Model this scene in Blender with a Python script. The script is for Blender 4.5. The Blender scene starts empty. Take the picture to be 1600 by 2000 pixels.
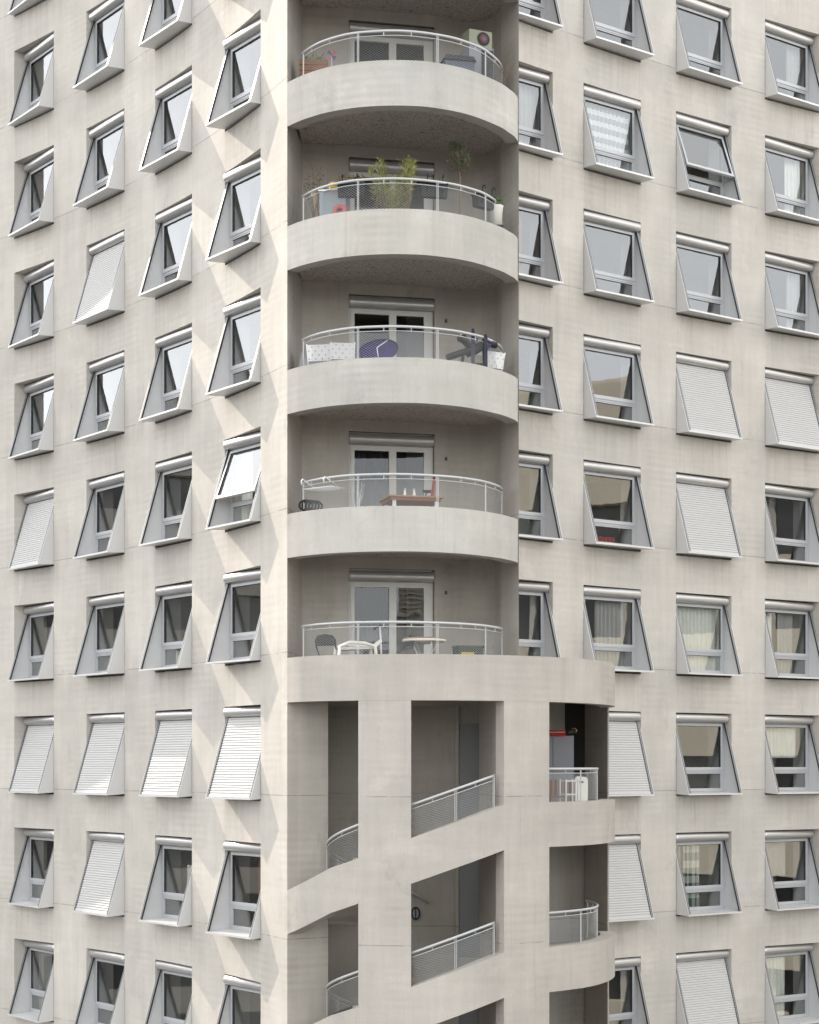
import bpy, bmesh, math, random
from math import radians as R, sin, cos, pi, hypot, atan2, sqrt
random.seed(7)
S = bpy.context.scene
COL = S.collection

# ------------------------------------------------------------------ camera, sky, sun, exposure
CZ = 16.0                 # height of the camera above the street
FL = 2.8                  # floor to floor height
def H(k):                 # height in floors relative to the camera -> metres
    return CZ + FL * k
F0, U0 = 3640.0, 800.0
def at(px, Y):            # photo column at distance Y -> world x
    return (px - U0) / F0 * Y
def atz(py, Y):
    return CZ + (1493.3 - py) / F0 * Y

cam_d = bpy.data.cameras.new("camera")
cam = bpy.data.objects.new("camera", cam_d); COL.objects.link(cam)
cam.location = (0, 0, CZ); cam.rotation_euler = (R(90), 0, 0)
cam_d.sensor_fit = 'HORIZONTAL'; cam_d.sensor_width = 36.0
cam_d.lens = 36.0 * F0 / 1600.0
cam_d.shift_y = 493.3 / 1600.0
cam_d.clip_start = 0.5; cam_d.clip_end = 4000
S.camera = cam

SUN_AZ, SUN_EL = -41.5, 31.0
W = bpy.data.worlds.new("World"); S.world = W; W.use_nodes = True
nt = W.node_tree
sky = nt.nodes.new('ShaderNodeTexSky'); sky.sky_type = 'NISHITA'; sky.sun_disc = False
sky.sun_elevation = R(SUN_EL); sky.sun_rotation = R(SUN_AZ)
sky.altitude = 50; sky.air_density = 1.0; sky.dust_density = 0.6; sky.ozone_density = 1.0
hs = nt.nodes.new('ShaderNodeHueSaturation'); hs.inputs['Saturation'].default_value = 0.22
nt.links.new(sky.outputs[0], hs.inputs['Color'])
hz = nt.nodes.new('ShaderNodeMix'); hz.data_type = 'RGBA'; hz.inputs[0].default_value = 0.55     # thin even overcast veil
hz.inputs[7].default_value = (4.5, 4.45, 4.35, 1)
nt.links.new(hs.outputs[0], hz.inputs[6])
bg = nt.nodes['Background']; bg.inputs[1].default_value = 0.15
nt.links.new(hz.outputs[2], bg.inputs[0])
sd = bpy.data.lights.new("sun", 'SUN'); sd.energy = 1.4; sd.angle = R(0.4); sd.color = (1.0, 0.88, 0.72)
sun = bpy.data.objects.new("sun", sd); COL.objects.link(sun)
sun.rotation_euler = (R(90 - SUN_EL), 0, R(180 - SUN_AZ))
S.view_settings.view_transform = 'Standard'; S.view_settings.look = 'None'
S.view_settings.exposure = 1.9; S.view_settings.gamma = 1.0
try:
    S.cycles.use_denoising = True
    S.cycles.max_bounces = 10; S.cycles.transparent_max_bounces = 16
    S.cycles.sample_clamp_indirect = 8
except Exception: pass

# ------------------------------------------------------------------ materials
MATS = {}
def newmat(name):
    m = bpy.data.materials.new(name); m.use_nodes = True
    MATS[name] = m
    return m, m.node_tree.nodes, m.node_tree.links, m.node_tree.nodes['Principled BSDF']
def plain(name, col, rough=0.6, metal=0.0, var=0.06, scale=6.0):
    m, N, L, b = newmat(name)
    b.inputs['Roughness'].default_value = rough; b.inputs['Metallic'].default_value = metal
    tc = N.new('ShaderNodeTexCoord'); nz = N.new('ShaderNodeTexNoise')
    nz.inputs['Scale'].default_value = scale; nz.inputs['Detail'].default_value = 5
    L.new(tc.outputs['Object'], nz.inputs['Vector'])
    mx = N.new('ShaderNodeMix'); mx.data_type = 'RGBA'
    mx.inputs[6].default_value = tuple(c * (1 - var) for c in col) + (1,)
    mx.inputs[7].default_value = tuple(min(1, c * (1 + var)) for c in col) + (1,)
    L.new(nz.outputs[0], mx.inputs[0]); L.new(mx.outputs[2], b.inputs['Base Color'])
    return m
def ramp(N, L, src, p0, p1, c0=0.0, c1=1.0):
    r = N.new('ShaderNodeMapRange'); r.inputs[1].default_value = p0; r.inputs[2].default_value = p1
    r.inputs[3].default_value = c0; r.inputs[4].default_value = c1
    L.new(src, r.inputs[0]); return r.outputs[0]
def math_n(N, L, op, a, b=None):
    n = N.new('ShaderNodeMath'); n.operation = op
    for i, v in enumerate((a, b)):
        if v is None: continue
        if isinstance(v, (int, float)): n.inputs[i].default_value = v
        else: L.new(v, n.inputs[i])
    return n.outputs[0]
def concrete(name, col, joints=True, panel=False, amount=1.0):
    m, N, L, b = newmat(name)
    b.inputs['Roughness'].default_value = 0.82
    b.inputs['Specular IOR Level'].default_value = 0.3
    tc = N.new('ShaderNodeTexCoord'); P = tc.outputs['Object']
    def noise(scale, sx=1, sy=1, sz=1, det=6, rough=0.6, dist=0.0):
        mp = N.new('ShaderNodeMapping'); mp.inputs['Scale'].default_value = (sx, sy, sz)
        L.new(P, mp.inputs[0])
        n = N.new('ShaderNodeTexNoise'); n.inputs['Scale'].default_value = scale
        n.inputs['Detail'].default_value = det; n.inputs['Roughness'].default_value = rough
        n.inputs['Distortion'].default_value = dist
        L.new(mp.outputs[0], n.inputs['Vector']); return n.outputs[0]
    cloud = ramp(N, L, noise(0.55, det=7, rough=0.62), 0.3, 0.7, 1 - .075 * amount, 1 + .06 * amount)
    streak = ramp(N, L, noise(1.0, 3.2, 3.2, 0.35, det=6, rough=0.7), 0.3, 0.72, 1.035, 1 - .06 * amount)
    lifts = ramp(N, L, noise(1.0, 0.5, 0.5, 5.0, det=4, rough=0.6), 0.3, 0.7, 1 - .03 * amount, 1.03)
    fine = ramp(N, L, noise(26, det=4), 0.25, 0.75, 0.965, 1.03)
    v = math_n(N, L, 'MULTIPLY', math_n(N, L, 'MULTIPLY', cloud, streak), math_n(N, L, 'MULTIPLY', fine, lifts))
    # damp smudges, sparse
    sm = noise(0.9, 1, 1, 0.6, det=8, rough=0.75, dist=0.6)
    smr = ramp(N, L, sm, 0.58, 0.72, 1.0, 1 - .12 * amount)
    v = math_n(N, L, 'MULTIPLY', v, smr)
    # short dark scuffs and pale patches left by the formwork
    sc_ = ramp(N, L, noise(2.3, 1, 1, 0.55, det=7, rough=0.7, dist=1.2), 0.69, 0.75, 1.0, 1 - .16 * amount)
    pa_ = ramp(N, L, noise(0.7, 1, 1, 1.3, det=6, rough=0.65), 0.60, 0.66, 1.0, 1 + .045 * amount)
    v = math_n(N, L, 'MULTIPLY', v, math_n(N, L, 'MULTIPLY', sc_, pa_))
    th_ = ramp(N, L, noise(1.0, 11, 11, 0.4, det=4, rough=0.6), 0.60, 0.72, 1.0, 1 - .05 * amount)
    v = math_n(N, L, 'MULTIPLY', v, th_)
    # tiny blow holes
    vo = N.new('ShaderNodeTexVoronoi'); vo.inputs['Scale'].default_value = 9; L.new(P, vo.inputs['Vector'])
    ho = ramp(N, L, vo.outputs['Distance'], 0.03, 0.07, 0.8, 1.0)
    v = math_n(N, L, 'MULTIPLY', v, ho)
    # ghost of horizontal reinforcement, patchy
    sx = N.new('ShaderNodeSeparateXYZ'); L.new(P, sx.inputs[0])
    w = math_n(N, L, 'SINE', math_n(N, L, 'MULTIPLY', sx.outputs[2], 2 * pi / 0.155))
    msk = ramp(N, L, noise(0.8, det=2), 0.50, 0.64, 0.0, 0.021 * amount)
    v = math_n(N, L, 'ADD', v, math_n(N, L, 'MULTIPLY', w, msk))
    if joints:
        zz = math_n(N, L, 'MODULO', math_n(N, L, 'ADD', sx.outputs[2], -1.395 + 1.4), FL)
        d = math_n(N, L, 'ABSOLUTE', math_n(N, L, 'SUBTRACT', zz, 1.4))
        jl = ramp(N, L, d, 0.006, 0.014, 0.62, 1.0)
        wob = noise(3.0, det=2)
        jl = math_n(N, L, 'MAXIMUM', jl, ramp(N, L, wob, 0.4, 0.65, 0.55, 0.98))
        # lift just under the joint is a touch darker
        dd = ramp(N, L, zz, 0.9, 1.4, 1.0, 0.985)
        st = math_n(N, L, 'GREATER_THAN', zz, 1.4)
        v = math_n(N, L, 'MULTIPLY', v, jl)
        v = math_n(N, L, 'MULTIPLY', v, math_n(N, L, 'MAXIMUM', dd, st))
    if panel:
        at_ = N.new('ShaderNodeAttribute'); at_.attribute_name = 'panel'
        pan = math_n(N, L, 'MODULO', at_.outputs['Fac'], 10.0)
        v = math_n(N, L, 'MULTIPLY', v, ramp(N, L, pan, 0, 1, 0.94, 1.04))
        # run-off streaks on the wall below each sill
        below = math_n(N, L, 'GREATER_THAN', at_.outputs['Fac'], 5.0)
        zs_ = math_n(N, L, 'MODULO', math_n(N, L, 'SUBTRACT', 32.066 + 28.0, sx.outputs[2]), FL)
        fade = ramp(N, L, zs_, 0.0, 0.85, 1.0, 0.15)
        dr_ = ramp(N, L, noise(1.0, 9, 9, 0.35, det=5, rough=0.7), 0.5, 0.68, 0.0, 0.16)
        dw_ = ramp(N, L, noise(1.0, 13, 13, 0.5, det=3, rough=0.6), 0.62, 0.7, 0.0, 0.07)
        dd_ = math_n(N, L, 'SUBTRACT', dr_, dw_)
        v = math_n(N, L, 'SUBTRACT', v, math_n(N, L, 'MULTIPLY', math_n(N, L, 'MULTIPLY', below, fade), dd_))
    hue = noise(0.35, det=3)
    mx = N.new('ShaderNodeMix'); mx.data_type = 'RGBA'
    mx.inputs[6].default_value = (col[0] * 1.02, col[1] * 0.995, col[2] * 0.965, 1)
    mx.inputs[7].default_value = (col[0] * 0.985, col[1] * 1.0, col[2] * 1.02, 1)
    L.new(hue, mx.inputs[0])
    vm = N.new('ShaderNodeVectorMath'); vm.operation = 'SCALE'
    L.new(mx.outputs[2], vm.inputs[0]); L.new(v, vm.inputs['Scale'])
    L.new(vm.outputs[0], b.inputs['Base Color'])
    bp = N.new('ShaderNodeBump'); bp.inputs['Strength'].default_value = 0.18; bp.inputs['Distance'].default_value = 0.02
    L.new(noise(7, det=8, rough=0.7), bp.inputs['Height']); L.new(bp.outputs[0], b.inputs['Normal'])
    return m
CON = (0.53, 0.502, 0.46)
concrete('facade_concrete', CON, True, True, 1.5)
concrete('tower_concrete', (0.455, 0.425, 0.386), True, False, 1.6)
concrete('parapet_concrete', (0.49, 0.473, 0.437), False, False, 1.8)
concrete('inner_concrete', (0.46, 0.43, 0.385), True, False, 1.8)
def woodwool():
    m, N, L, b = newmat('woodwool_ceiling'); b.inputs['Roughness'].default_value = 0.95
    tc = N.new('ShaderNodeTexCoord')
    n = N.new('ShaderNodeTexNoise'); n.inputs['Scale'].default_value = 15; n.inputs['Detail'].default_value = 1.0
    n.inputs['Distortion'].default_value = 1.4
    L.new(tc.outputs['Object'], n.inputs['Vector'])
    a = math_n(N, L, 'ABSOLUTE', math_n(N, L, 'SUBTRACT', n.outputs[0], 0.5))
    n2 = N.new('ShaderNodeTexNoise'); n2.inputs['Scale'].default_value = 19; L.new(tc.outputs['Object'], n2.inputs['Vector'])
    g = ramp(N, L, n2.outputs[0], 0.56, 0.62)
    f = ramp(N, L, a, 0.015, 0.04, 0.0, 1.0)
    f = math_n(N, L, 'MAXIMUM', f, g)
    mx = N.new('ShaderNodeMix'); mx.data_type = 'RGBA'
    mx.inputs[6].default_value = (0.12, 0.105, 0.095, 1); mx.inputs[7].default_value = (0.52, 0.48, 0.44, 1)
    L.new(f, mx.inputs[0]); L.new(mx.outputs[2], b.inputs['Base Color'])
woodwool()
plain('aluminium', (0.64, 0.64, 0.64), 0.42, 0.3, 0.03, 2.0)
plain('roller_aluminium', (0.54, 0.535, 0.53), 0.36, 0.65, 0.03, 2.0)
plain('frame_grey', (0.46, 0.47, 0.485), 0.45, 0.2, 0.03)
plain('slat_white', (0.50, 0.495, 0.49), 0.5, 0.0, 0.03)
plain('guide_grey', (0.28, 0.285, 0.29), 0.4, 0.3, 0.03)
plain('lining_white', (0.8, 0.79, 0.76), 0.8, 0, 0.02)
plain('rubber', (0.02, 0.022, 0.026), 0.6)
plain('rail_paint', (0.5, 0.505, 0.51), 0.4, 0.2, 0.03)
plain('net_steel', (0.52, 0.53, 0.52), 0.4, 0.5, 0.02)
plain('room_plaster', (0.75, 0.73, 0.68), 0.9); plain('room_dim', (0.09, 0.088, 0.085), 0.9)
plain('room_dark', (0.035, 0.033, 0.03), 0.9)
plain('door_white', (0.6, 0.59, 0.56), 0.5)
plain('door_grey', (0.24, 0.245, 0.25), 0.6)
def glass(name='window_glass', mul=1.1, add=0.13):
    m, N, L, b = newmat(name); N.remove(b)
    out = N['Material Output']
    tr = N.new('ShaderNodeBsdfTransparent'); tr.inputs[0].default_value = (0.93, 0.95, 0.94, 1)
    gl = N.new('ShaderNodeBsdfGlossy'); gl.inputs['Roughness'].default_value = 0.0
    gl.inputs[0].default_value = (0.93, 0.95, 0.97, 1)
    fr = N.new('ShaderNodeFresnel'); fr.inputs[0].default_value = 1.5
    f = math_n(N, L, 'MINIMUM', math_n(N, L, 'ADD', math_n(N, L, 'MULTIPLY', fr.outputs[0], mul), add), 1.0)
    ms = N.new('ShaderNodeMixShader'); L.new(f, ms.inputs[0])
    L.new(tr.outputs[0], ms.inputs[1]); L.new(gl.outputs[0], ms.inputs[2]); L.new(ms.outputs[0], out.inputs[0])
    tc = N.new('ShaderNodeTexCoord'); nz = N.new('ShaderNodeTexNoise'); nz.inputs['Scale'].default_value = 1.1
    L.new(tc.outputs['Object'], nz.inputs['Vector'])
    bp = N.new('ShaderNodeBump'); bp.inputs['Strength'].default_value = 0.02; bp.inputs['Distance'].default_value = 0.05
    L.new(nz.outputs[0], bp.inputs['Height']); L.new(bp.outputs[0], gl.inputs['Normal'])
glass()
glass('door_glass', 0.5, 0.035)

# ------------------------------------------------------------------ mesh helpers
class MB:
    def __init__(s): s.v = []; s.f = []; s.m = []; s.sm = []; s.attr = []
    def vert(s, p): s.v.append(tuple(p)); return len(s.v) - 1
    def face(s, idx, m=0, smooth=False, a=0.5): s.f.append(tuple(idx)); s.m.append(m); s.sm.append(smooth); s.attr.append(a)
    def poly(s, pts, m=0, smooth=False, a=0.5): s.face([s.vert(p) for p in pts], m, smooth, a)
    def box(s, x0, x1, y0, y1, z0, z1, m=0):
        b = len(s.v)
        for x, y, z in ((x0,y0,z0),(x1,y0,z0),(x1,y1,z0),(x0,y1,z0),(x0,y0,z1),(x1,y0,z1),(x1,y1,z1),(x0,y1,z1)): s.v.append((x, y, z))
        for q in ((0,3,2,1),(4,5,6,7),(0,1,5,4),(1,2,6,5),(2,3,7,6),(3,0,4,7)): s.face([b + i for i in q], m)
    def hexa(s, c8, m=0):
        b = len(s.v); s.v += [tuple(p) for p in c8]
        for q in ((0,3,2,1),(4,5,6,7),(0,1,5,4),(1,2,6,5),(2,3,7,6),(3,0,4,7)): s.face([b + i for i in q], m)
    def prism(s, prof, ax, a0, a1, m=0, smooth=False):
        # profile of (p,q) extruded along axis ax; x: (p,q)->(y,z)  y: (x,z)  z: (x,y)
        def mk(t, p, q): return {'x': (t, p, q), 'y': (p, t, q), 'z': (p, q, t)}[ax]
        n = len(prof); b = len(s.v)
        for t in (a0, a1):
            for p, q in prof: s.v.append(mk(t, p, q))
        for i in range(n):
            j = (i + 1) % n; s.face((b + i, b + j, b + n + j, b + n + i), m, smooth)
        s.face([b + i for i in range(n)][::-1], m); s.face([b + n + i for i in range(n)], m)
    def bar(s, a, b_, w, d=None, m=0):      # square bar between two points
        d = d or w
        ax = [b_[i] - a[i] for i in range(3)]; l = sqrt(sum(c * c for c in ax)) or 1; ax = [c / l for c in ax]
        up = (0, 0, 1) if abs(ax[2]) < 0.9 else (0, 1, 0)
        sx = [ax[1]*up[2]-ax[2]*up[1], ax[2]*up[0]-ax[0]*up[2], ax[0]*up[1]-ax[1]*up[0]]
        l = sqrt(sum(c * c for c in sx)); sx = [c / l for c in sx]
        uy = [sx[1]*ax[2]-sx[2]*ax[1], sx[2]*ax[0]-sx[0]*ax[2], sx[0]*ax[1]-sx[1]*ax[0]]
        q = []
        for e in (a, b_):
            for i, j in ((-1,-1),(1,-1),(1,1),(-1,1)):
                q.append([e[k] + sx[k]*i*w/2 + uy[k]*j*d/2 for k in range(3)])
        s.hexa(q, m)
    def tube(s, pts, r, n=8, m=0, smooth=True, closed=False, caps=True, radii=None):
        P = [list(p) for p in pts]; k = len(P); rings = []
        prev = None
        for i in range(k):
            if closed: a, b_ = P[i - 1], P[(i + 1) % k]
            else: a, b_ = P[max(0, i - 1)], P[min(k - 1, i + 1)]
            t = [b_[j] - a[j] for j in range(3)]; l = sqrt(sum(c * c for c in t)) or 1; t = [c / l for c in t]
            if prev is None:
                up = (0, 0, 1) if abs(t[2]) < 0.9 else (1, 0, 0)
            else: up = prev
            d = sum(up[j] * t[j] for j in range(3)); nrm = [up[j] - d * t[j] for j in range(3)]
            l = sqrt(sum(c * c for c in nrm)) or 1; nrm = [c / l for c in nrm]; prev = nrm
            bi = [t[1]*nrm[2]-t[2]*nrm[1], t[2]*nrm[0]-t[0]*nrm[2], t[0]*nrm[1]-t[1]*nrm[0]]
            rr = radii[i] if radii else r
            ring = []
            for q in range(n):
                a_ = 2 * pi * q / n
                ring.append(s.vert([P[i][j] + rr * (cos(a_) * nrm[j] + sin(a_) * bi[j]) for j in range(3)]))
            rings.append(ring)
        for i in range(k if closed else k - 1):
            A, B = rings[i], rings[(i + 1) % k]
            for q in range(n): s.face((A[q], A[(q+1)%n], B[(q+1)%n], B[q]), m, smooth)
        if caps and not closed: s.face(rings[0][::-1], m); s.face(rings[-1], m)
    def lathe(s, prof, c=(0,0,0), n=16, m=0, smooth=True):   # prof of (r,z)
        rings = []
        for r, z in prof:
            rings.append([s.vert((c[0] + r*cos(2*pi*q/n), c[1] + r*sin(2*pi*q/n), c[2] + z)) for q in range(n)])
        for A, B in zip(rings, rings[1:]):
            for q in range(n): s.face((A[q], A[(q+1)%n], B[(q+1)%n], B[q]), m, smooth)
        s.face(rings[0][::-1], m); s.face(rings[-1], m)
    def mesh(s, name, mats, fix=True):
        me = bpy.data.meshes.new(name); me.from_pydata(s.v, [], s.f)
        for k in mats: me.materials.append(MATS[k])
        me.polygons.foreach_set('material_index', s.m); me.polygons.foreach_set('use_smooth', s.sm)
        if any(a != 0.5 for a in s.attr):
            at_ = me.attributes.new('panel', 'FLOAT', 'FACE'); at_.data.foreach_set('value', s.attr)
        if fix:
            bm = bmesh.new(); bm.from_mesh(me); bmesh.ops.recalc_face_normals(bm, faces=bm.faces); bm.to_mesh(me); bm.free()
        me.update(); return me
    def build(s, name, mats, parent=None, world=True, fix=True):
        if isinstance(mats, str): mats = [mats]
        return link(name, s.mesh(name, mats, fix), parent, world)
def link(name, me, parent=None, world=False, loc=None, rz=0):
    o = bpy.data.objects.new(name, me); COL.objects.link(o)
    if parent:
        o.parent = parent
        if world: o.location = tuple(-c for c in world_loc(parent))
    if loc: o.location = loc
    if rz: o.rotation_euler = (0, 0, rz)
    return o
def world_loc(o):
    l = list(o.location)
    while o.parent:
        o = o.parent; l = [a + b for a, b in zip(l, o.location)]
    return l
def thing(name, label, cat, loc=(0,0,0), rz=0, group=None):
    o = bpy.data.objects.new(name, None); COL.objects.link(o); o.empty_display_size = 0.2
    o.location = loc; o.rotation_euler = (0, 0, rz); o['label'] = label; o['category'] = cat
    if group: o['group'] = group
    return o
def tag(o, label, cat, group=None):
    o['label'] = label; o['category'] = cat
    if group: o['group'] = group
    return o

# ------------------------------------------------------------------ ground
g = MB(); g.poly([(-1500, -1500, 0), (1500, -1500, 0), (1500, 1500, 0), (-1500, 1500, 0)])
plain('asphalt', (0.10, 0.10, 0.098), 0.9, 0, 0.25, 0.3)
gr = g.build('ground', 'asphalt'); gr['kind'] = 'structure'

# ------------------------------------------------------------------ the tower: plan
BLD = thing('apartment_building', 'tall pale concrete apartment tower with curved facades and a rounded balcony corner', 'building', (0, 40, 0))
LC, LR = (-37.9465, 19.2347), 39.4353     # circle of the left facade (concave)
RC, RR = (39.8726, -2.6422), 56.9931      # circle of the right facade (concave)
WIN_W = 1.78
LA, RA = R(-53.7), R(36.7)
LF = [(-9.58, 46.21), (-7.48, 43.64), (-5.53, 41.015), (-3.715, 38.09)]
RF = [(2.63, 40.13), (4.84, 41.77), (7.16, 43.56), (9.54, 45.22)]
KT, KB = 6.432, 5.738                     # top and bottom of the window openings, first row

def hit(circ, rad, p, d):                  # line p + t d with the circle, nearest to t = 0.3
    px, py = p[0] - circ[0], p[1] - circ[1]
    b = px*d[0] + py*d[1]; c = px*px + py*py - rad*rad
    q = sqrt(b*b - c); t = min((-b - q, -b + q), key=lambda v: abs(v - 0.3))
    return (p[0] + t*d[0], p[1] + t*d[1]), t
def facade(name, circ, rad, ang, Fs, rows_of, phi0, phi1, sign):
    u = (cos(ang), sin(ang)); nn = (-sin(ang), cos(ang))
    mb = MB()
    cols = []
    for i, F in enumerate(Fs):
        pl = (F[0] - u[0]*(WIN_W/2 + .012), F[1] - u[1]*(WIN_W/2 + .012))
        pr = (F[0] + u[0]*(WIN_W/2 + .012), F[1] + u[1]*(WIN_W/2 + .012))
        (a, ta), (b, tb) = hit(circ, rad, pl, nn), hit(circ, rad, pr, nn)
        ph = lambda p: atan2(p[1]-circ[1], p[0]-circ[0])
        cols.append((ph(a), ph(b), ta, tb))
    stations = [phi0]; kinds = []
    for i, (a, b, _, _) in enumerate(cols):
        stations.append(a); kinds.append(-1); stations.append(b); kinds.append(i)
    stations.append(phi1); kinds.append(-1)
    zl = sorted({0.0, H(8.3)} | {H(KT - r) for r in range(-1, 9)} | {H(KB - r) for r in range(-1, 9)} | {H(5.784 - r) for r in range(-2, 11)})
    pt = lambda p, z: (circ[0] + rad*cos(p), circ[1] + rad*sin(p), z)
    for si, kd in enumerate(kinds):
        p0, p1 = stations[si], stations[si+1]
        n = max(1, int(abs(p1 - p0) / R(0.45)))
        for zi in range(len(zl) - 1):
            z0, z1 = zl[zi], zl[zi+1]; zm = (z0 + z1)/2
            if kd >= 0 and any(H(KB - r) < zm < H(KT - r) for r in rows_of(kd)): continue
            fl = int(math.floor((zm - 1.395)/FL))
            pid = random.Random(si*97 + fl*13 + int(sign*5)).random()
            if kd < 0 and random.Random(si + fl*7).random() < .5: pid = (pid + .5)/2
            for j in range(n):
                a, b = p0 + (p1 - p0)*j/n, p0 + (p1 - p0)*(j+1)/n
                mb.poly([pt(a, z0), pt(b, z0), pt(b, z1), pt(a, z1)], 0, True, pid + .001 + (10 if kd >= 0 else 0))
    # reveals
    for i, (a, b, ta, tb) in enumerate(cols):
        for r in rows_of(i):
            z0, z1 = H(KB - r), H(KT - r)
            A, B = pt(a, 0), pt(b, 0)
            A2 = (A[0] + nn[0]*(.66 - ta), A[1] + nn[1]*(.66 - ta)); B2 = (B[0] + nn[0]*(.66 - tb), B[1] + nn[1]*(.66 - tb))
            nseg = 6
            arc = [pt(a + (b - a)*j/nseg, 0) for j in range(nseg+1)]
            mb.poly([(A[0],A[1],z0),(A2[0],A2[1],z0),(A2[0],A2[1],z1),(A[0],A[1],z1)], 0, False, .5001)
            mb.poly([(B[0],B[1],z0),(B2[0],B2[1],z0),(B2[0],B2[1],z1),(B[0],B[1],z1)], 0, False, .5001)
            for z in (z0, z1):
                mb.poly([(p[0],p[1],z) for p in arc] + [(B2[0],B2[1],z),(A2[0],A2[1],z)], 0, False, .5001)
    o = mb.build(name, 'facade_concrete', BLD)
    return o
def rows_left(i): return range(-1, 9) if i == 0 else range(0, 9)
def rows_right(i): return range(0, 6) if i == 0 else range(0, 9)
LPH = (R(49.6), R(25.59)); RPH = (R(132.4), R(118.0))
facade('facade_wall', LC, LR, LA, LF, rows_left, LPH[0], LPH[1], 1)
facade('facade_wall', RC, RR, RA, RF, rows_right, RPH[0], RPH[1], -1)

# rooms behind the facades: slabs, back walls, closed ends and roof
def rooms(circ, rad, ph0, ph1, depth, tail=None):
    mb = MB(); n = 14
    P = [ph0 + (ph1 - ph0)*i/n for i in range(n+1)]
    o_ = [(circ[0] + (rad+.02)*cos(p), circ[1] + (rad+.02)*sin(p)) for p in P]
    i_ = [(circ[0] + (rad+depth(i/n))*cos(p), circ[1] + (rad+depth(i/n))*sin(p)) for i, p in enumerate(P)]
    if tail:
        for i in range(n+1):
            t = i/n
            for (t0, a), (t1, b) in zip(tail, tail[1:]):
                if t0 <= t <= t1 + 1e-9: f = (t-t0)/(t1-t0); i_[i] = (a[0]+(b[0]-a[0])*f, a[1]+(b[1]-a[1])*f)
    for i in range(n):
        mb.poly([i_[i]+(0,), i_[i+1]+(0,), i_[i+1]+(H(8.3),), i_[i]+(H(8.3),)])
        for k in range(-6, 9):
            for z in (H(k + .52), H(k + .60)) if k < 8 else (H(8.3),):
                mb.poly([o_[i]+(z,), o_[i+1]+(z,), i_[i+1]+(z,), i_[i]+(z,)])
    for q in (0, n):
        mb.poly([o_[q]+(0,), i_[q]+(0,), i_[q]+(H(8.3),), o_[q]+(H(8.3),)])
    # party walls between neighbouring rooms
    return mb.build('interior_rooms', 'room_plaster', BLD)
rooms(LC, LR, LPH[0], R(26.7), lambda t: 4.2, tail=((.60, (-2.64, 44.9)), (.85, (-1.85, 40.2)), (1.0, (-2.3, 38.1))))
rooms(RC, RR, RPH[0], RPH[1], lambda t: 3.6)

# ------------------------------------------------------------------ windows
w2 = WIN_W/2
ZT = 1.943                      # height of an opening
def frame_mesh():
    mb = MB(); a, b = w2 - .05, .06
    y0, y1 = .555, .63
    mb.box(-a, -a+b, y0, y1, .09, 1.78); mb.box(a-b, a, y0, y1, .09, 1.78)
    mb.box(-a+b, a-b, y0, y1, .09, .145); mb.box(-a+b, a-b, y0, y1, 1.70, 1.78)
    mb.box(-a+b, a-b, y0, y1, .545, .60)
    # lower fixed light beads
    mb.box(-a+b, -a+b+.03, y0+.012, y1-.01, .145, .545); mb.box(a-b-.03, a-b, y0+.012, y1-.01, .145, .545)
    mb.box(-a+b+.03, a-b-.03, y0+.012, y1-.01, .515, .545); mb.box(-a+b+.03, a-b-.03, y0+.012, y1-.01, .145, .17)
    # drip profiles and dark gaskets
    mb.box(-a+.01, a-.01, y0-.03, y0, .10, .118); mb.box(-a+.03, a-.03, y0-.022, y0, .59, .603)
    mb.box(-a+b+.03, a-b-.03, y0+.02, y0+.04, .505, .515, 1)
    mb.box(-.12, .22, y0-.006, y0, 1.735, 1.757, 1)
    # panel that closes the opening above and beside the frame
    mb.box(-w2, w2, .63, .66, 1.74, ZT, 1); mb.box(-w2, -a, y0+.01, y1, .05, 1.78); mb.box(a, w2, y0+.01, y1, .05, 1.78)
    mb.box(-w2, w2, y0+.01, y1, .04, .09)
    # pale linings of the inner reveal and the window board
    mb.box(-a-.02, -a+.03, .632, 1.02, .05, 1.78, 2); mb.box(a-.03, a+.02, .632, 1.02, .05, 1.78, 2)
    mb.box(-a+.03, a-.03, .632, 1.02, .05, .092, 2)
    return mb.mesh('window', ['frame_grey', 'rubber', 'lining_white'])
def sash_parts():
    a = w2 - .11; z0, z1 = .605, 1.70
    fr = MB(); b = .055; y0, y1 = .535, .60
    fr.box(-a, -a+b, y0, y1, z0, z1); fr.box(a-b, a, y0, y1, z0, z1)
    fr.box(-a+b, a-b, y0, y1, z0, z0+b+.01); fr.box(-a+b, a-b, y0, y1, z1-b, z1)
    for q in (-1, 1):
        x = q*(a-b); fr.box(min(x, x-q*.012), max(x, x-q*.012), y0+.008, y0+.03, z0+b+.01, z1-b, 1)
    fr.box(-a+b, a-b, y0+.008, y0+.03, z1-b-.012, z1-b, 1)
    pn = MB(); pn.poly([(-a+b, .572, z0+b), (a-b, .572, z0+b), (a-b, .572, z1-b), (-a+b, .572, z1-b)])
    return fr, pn
def lower_pane(mb):
    a = w2 - .14; mb.poly([(-a, .59, .165), (a, .59, .165), (a, .59, .52), (-a, .59, .52)])
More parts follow.
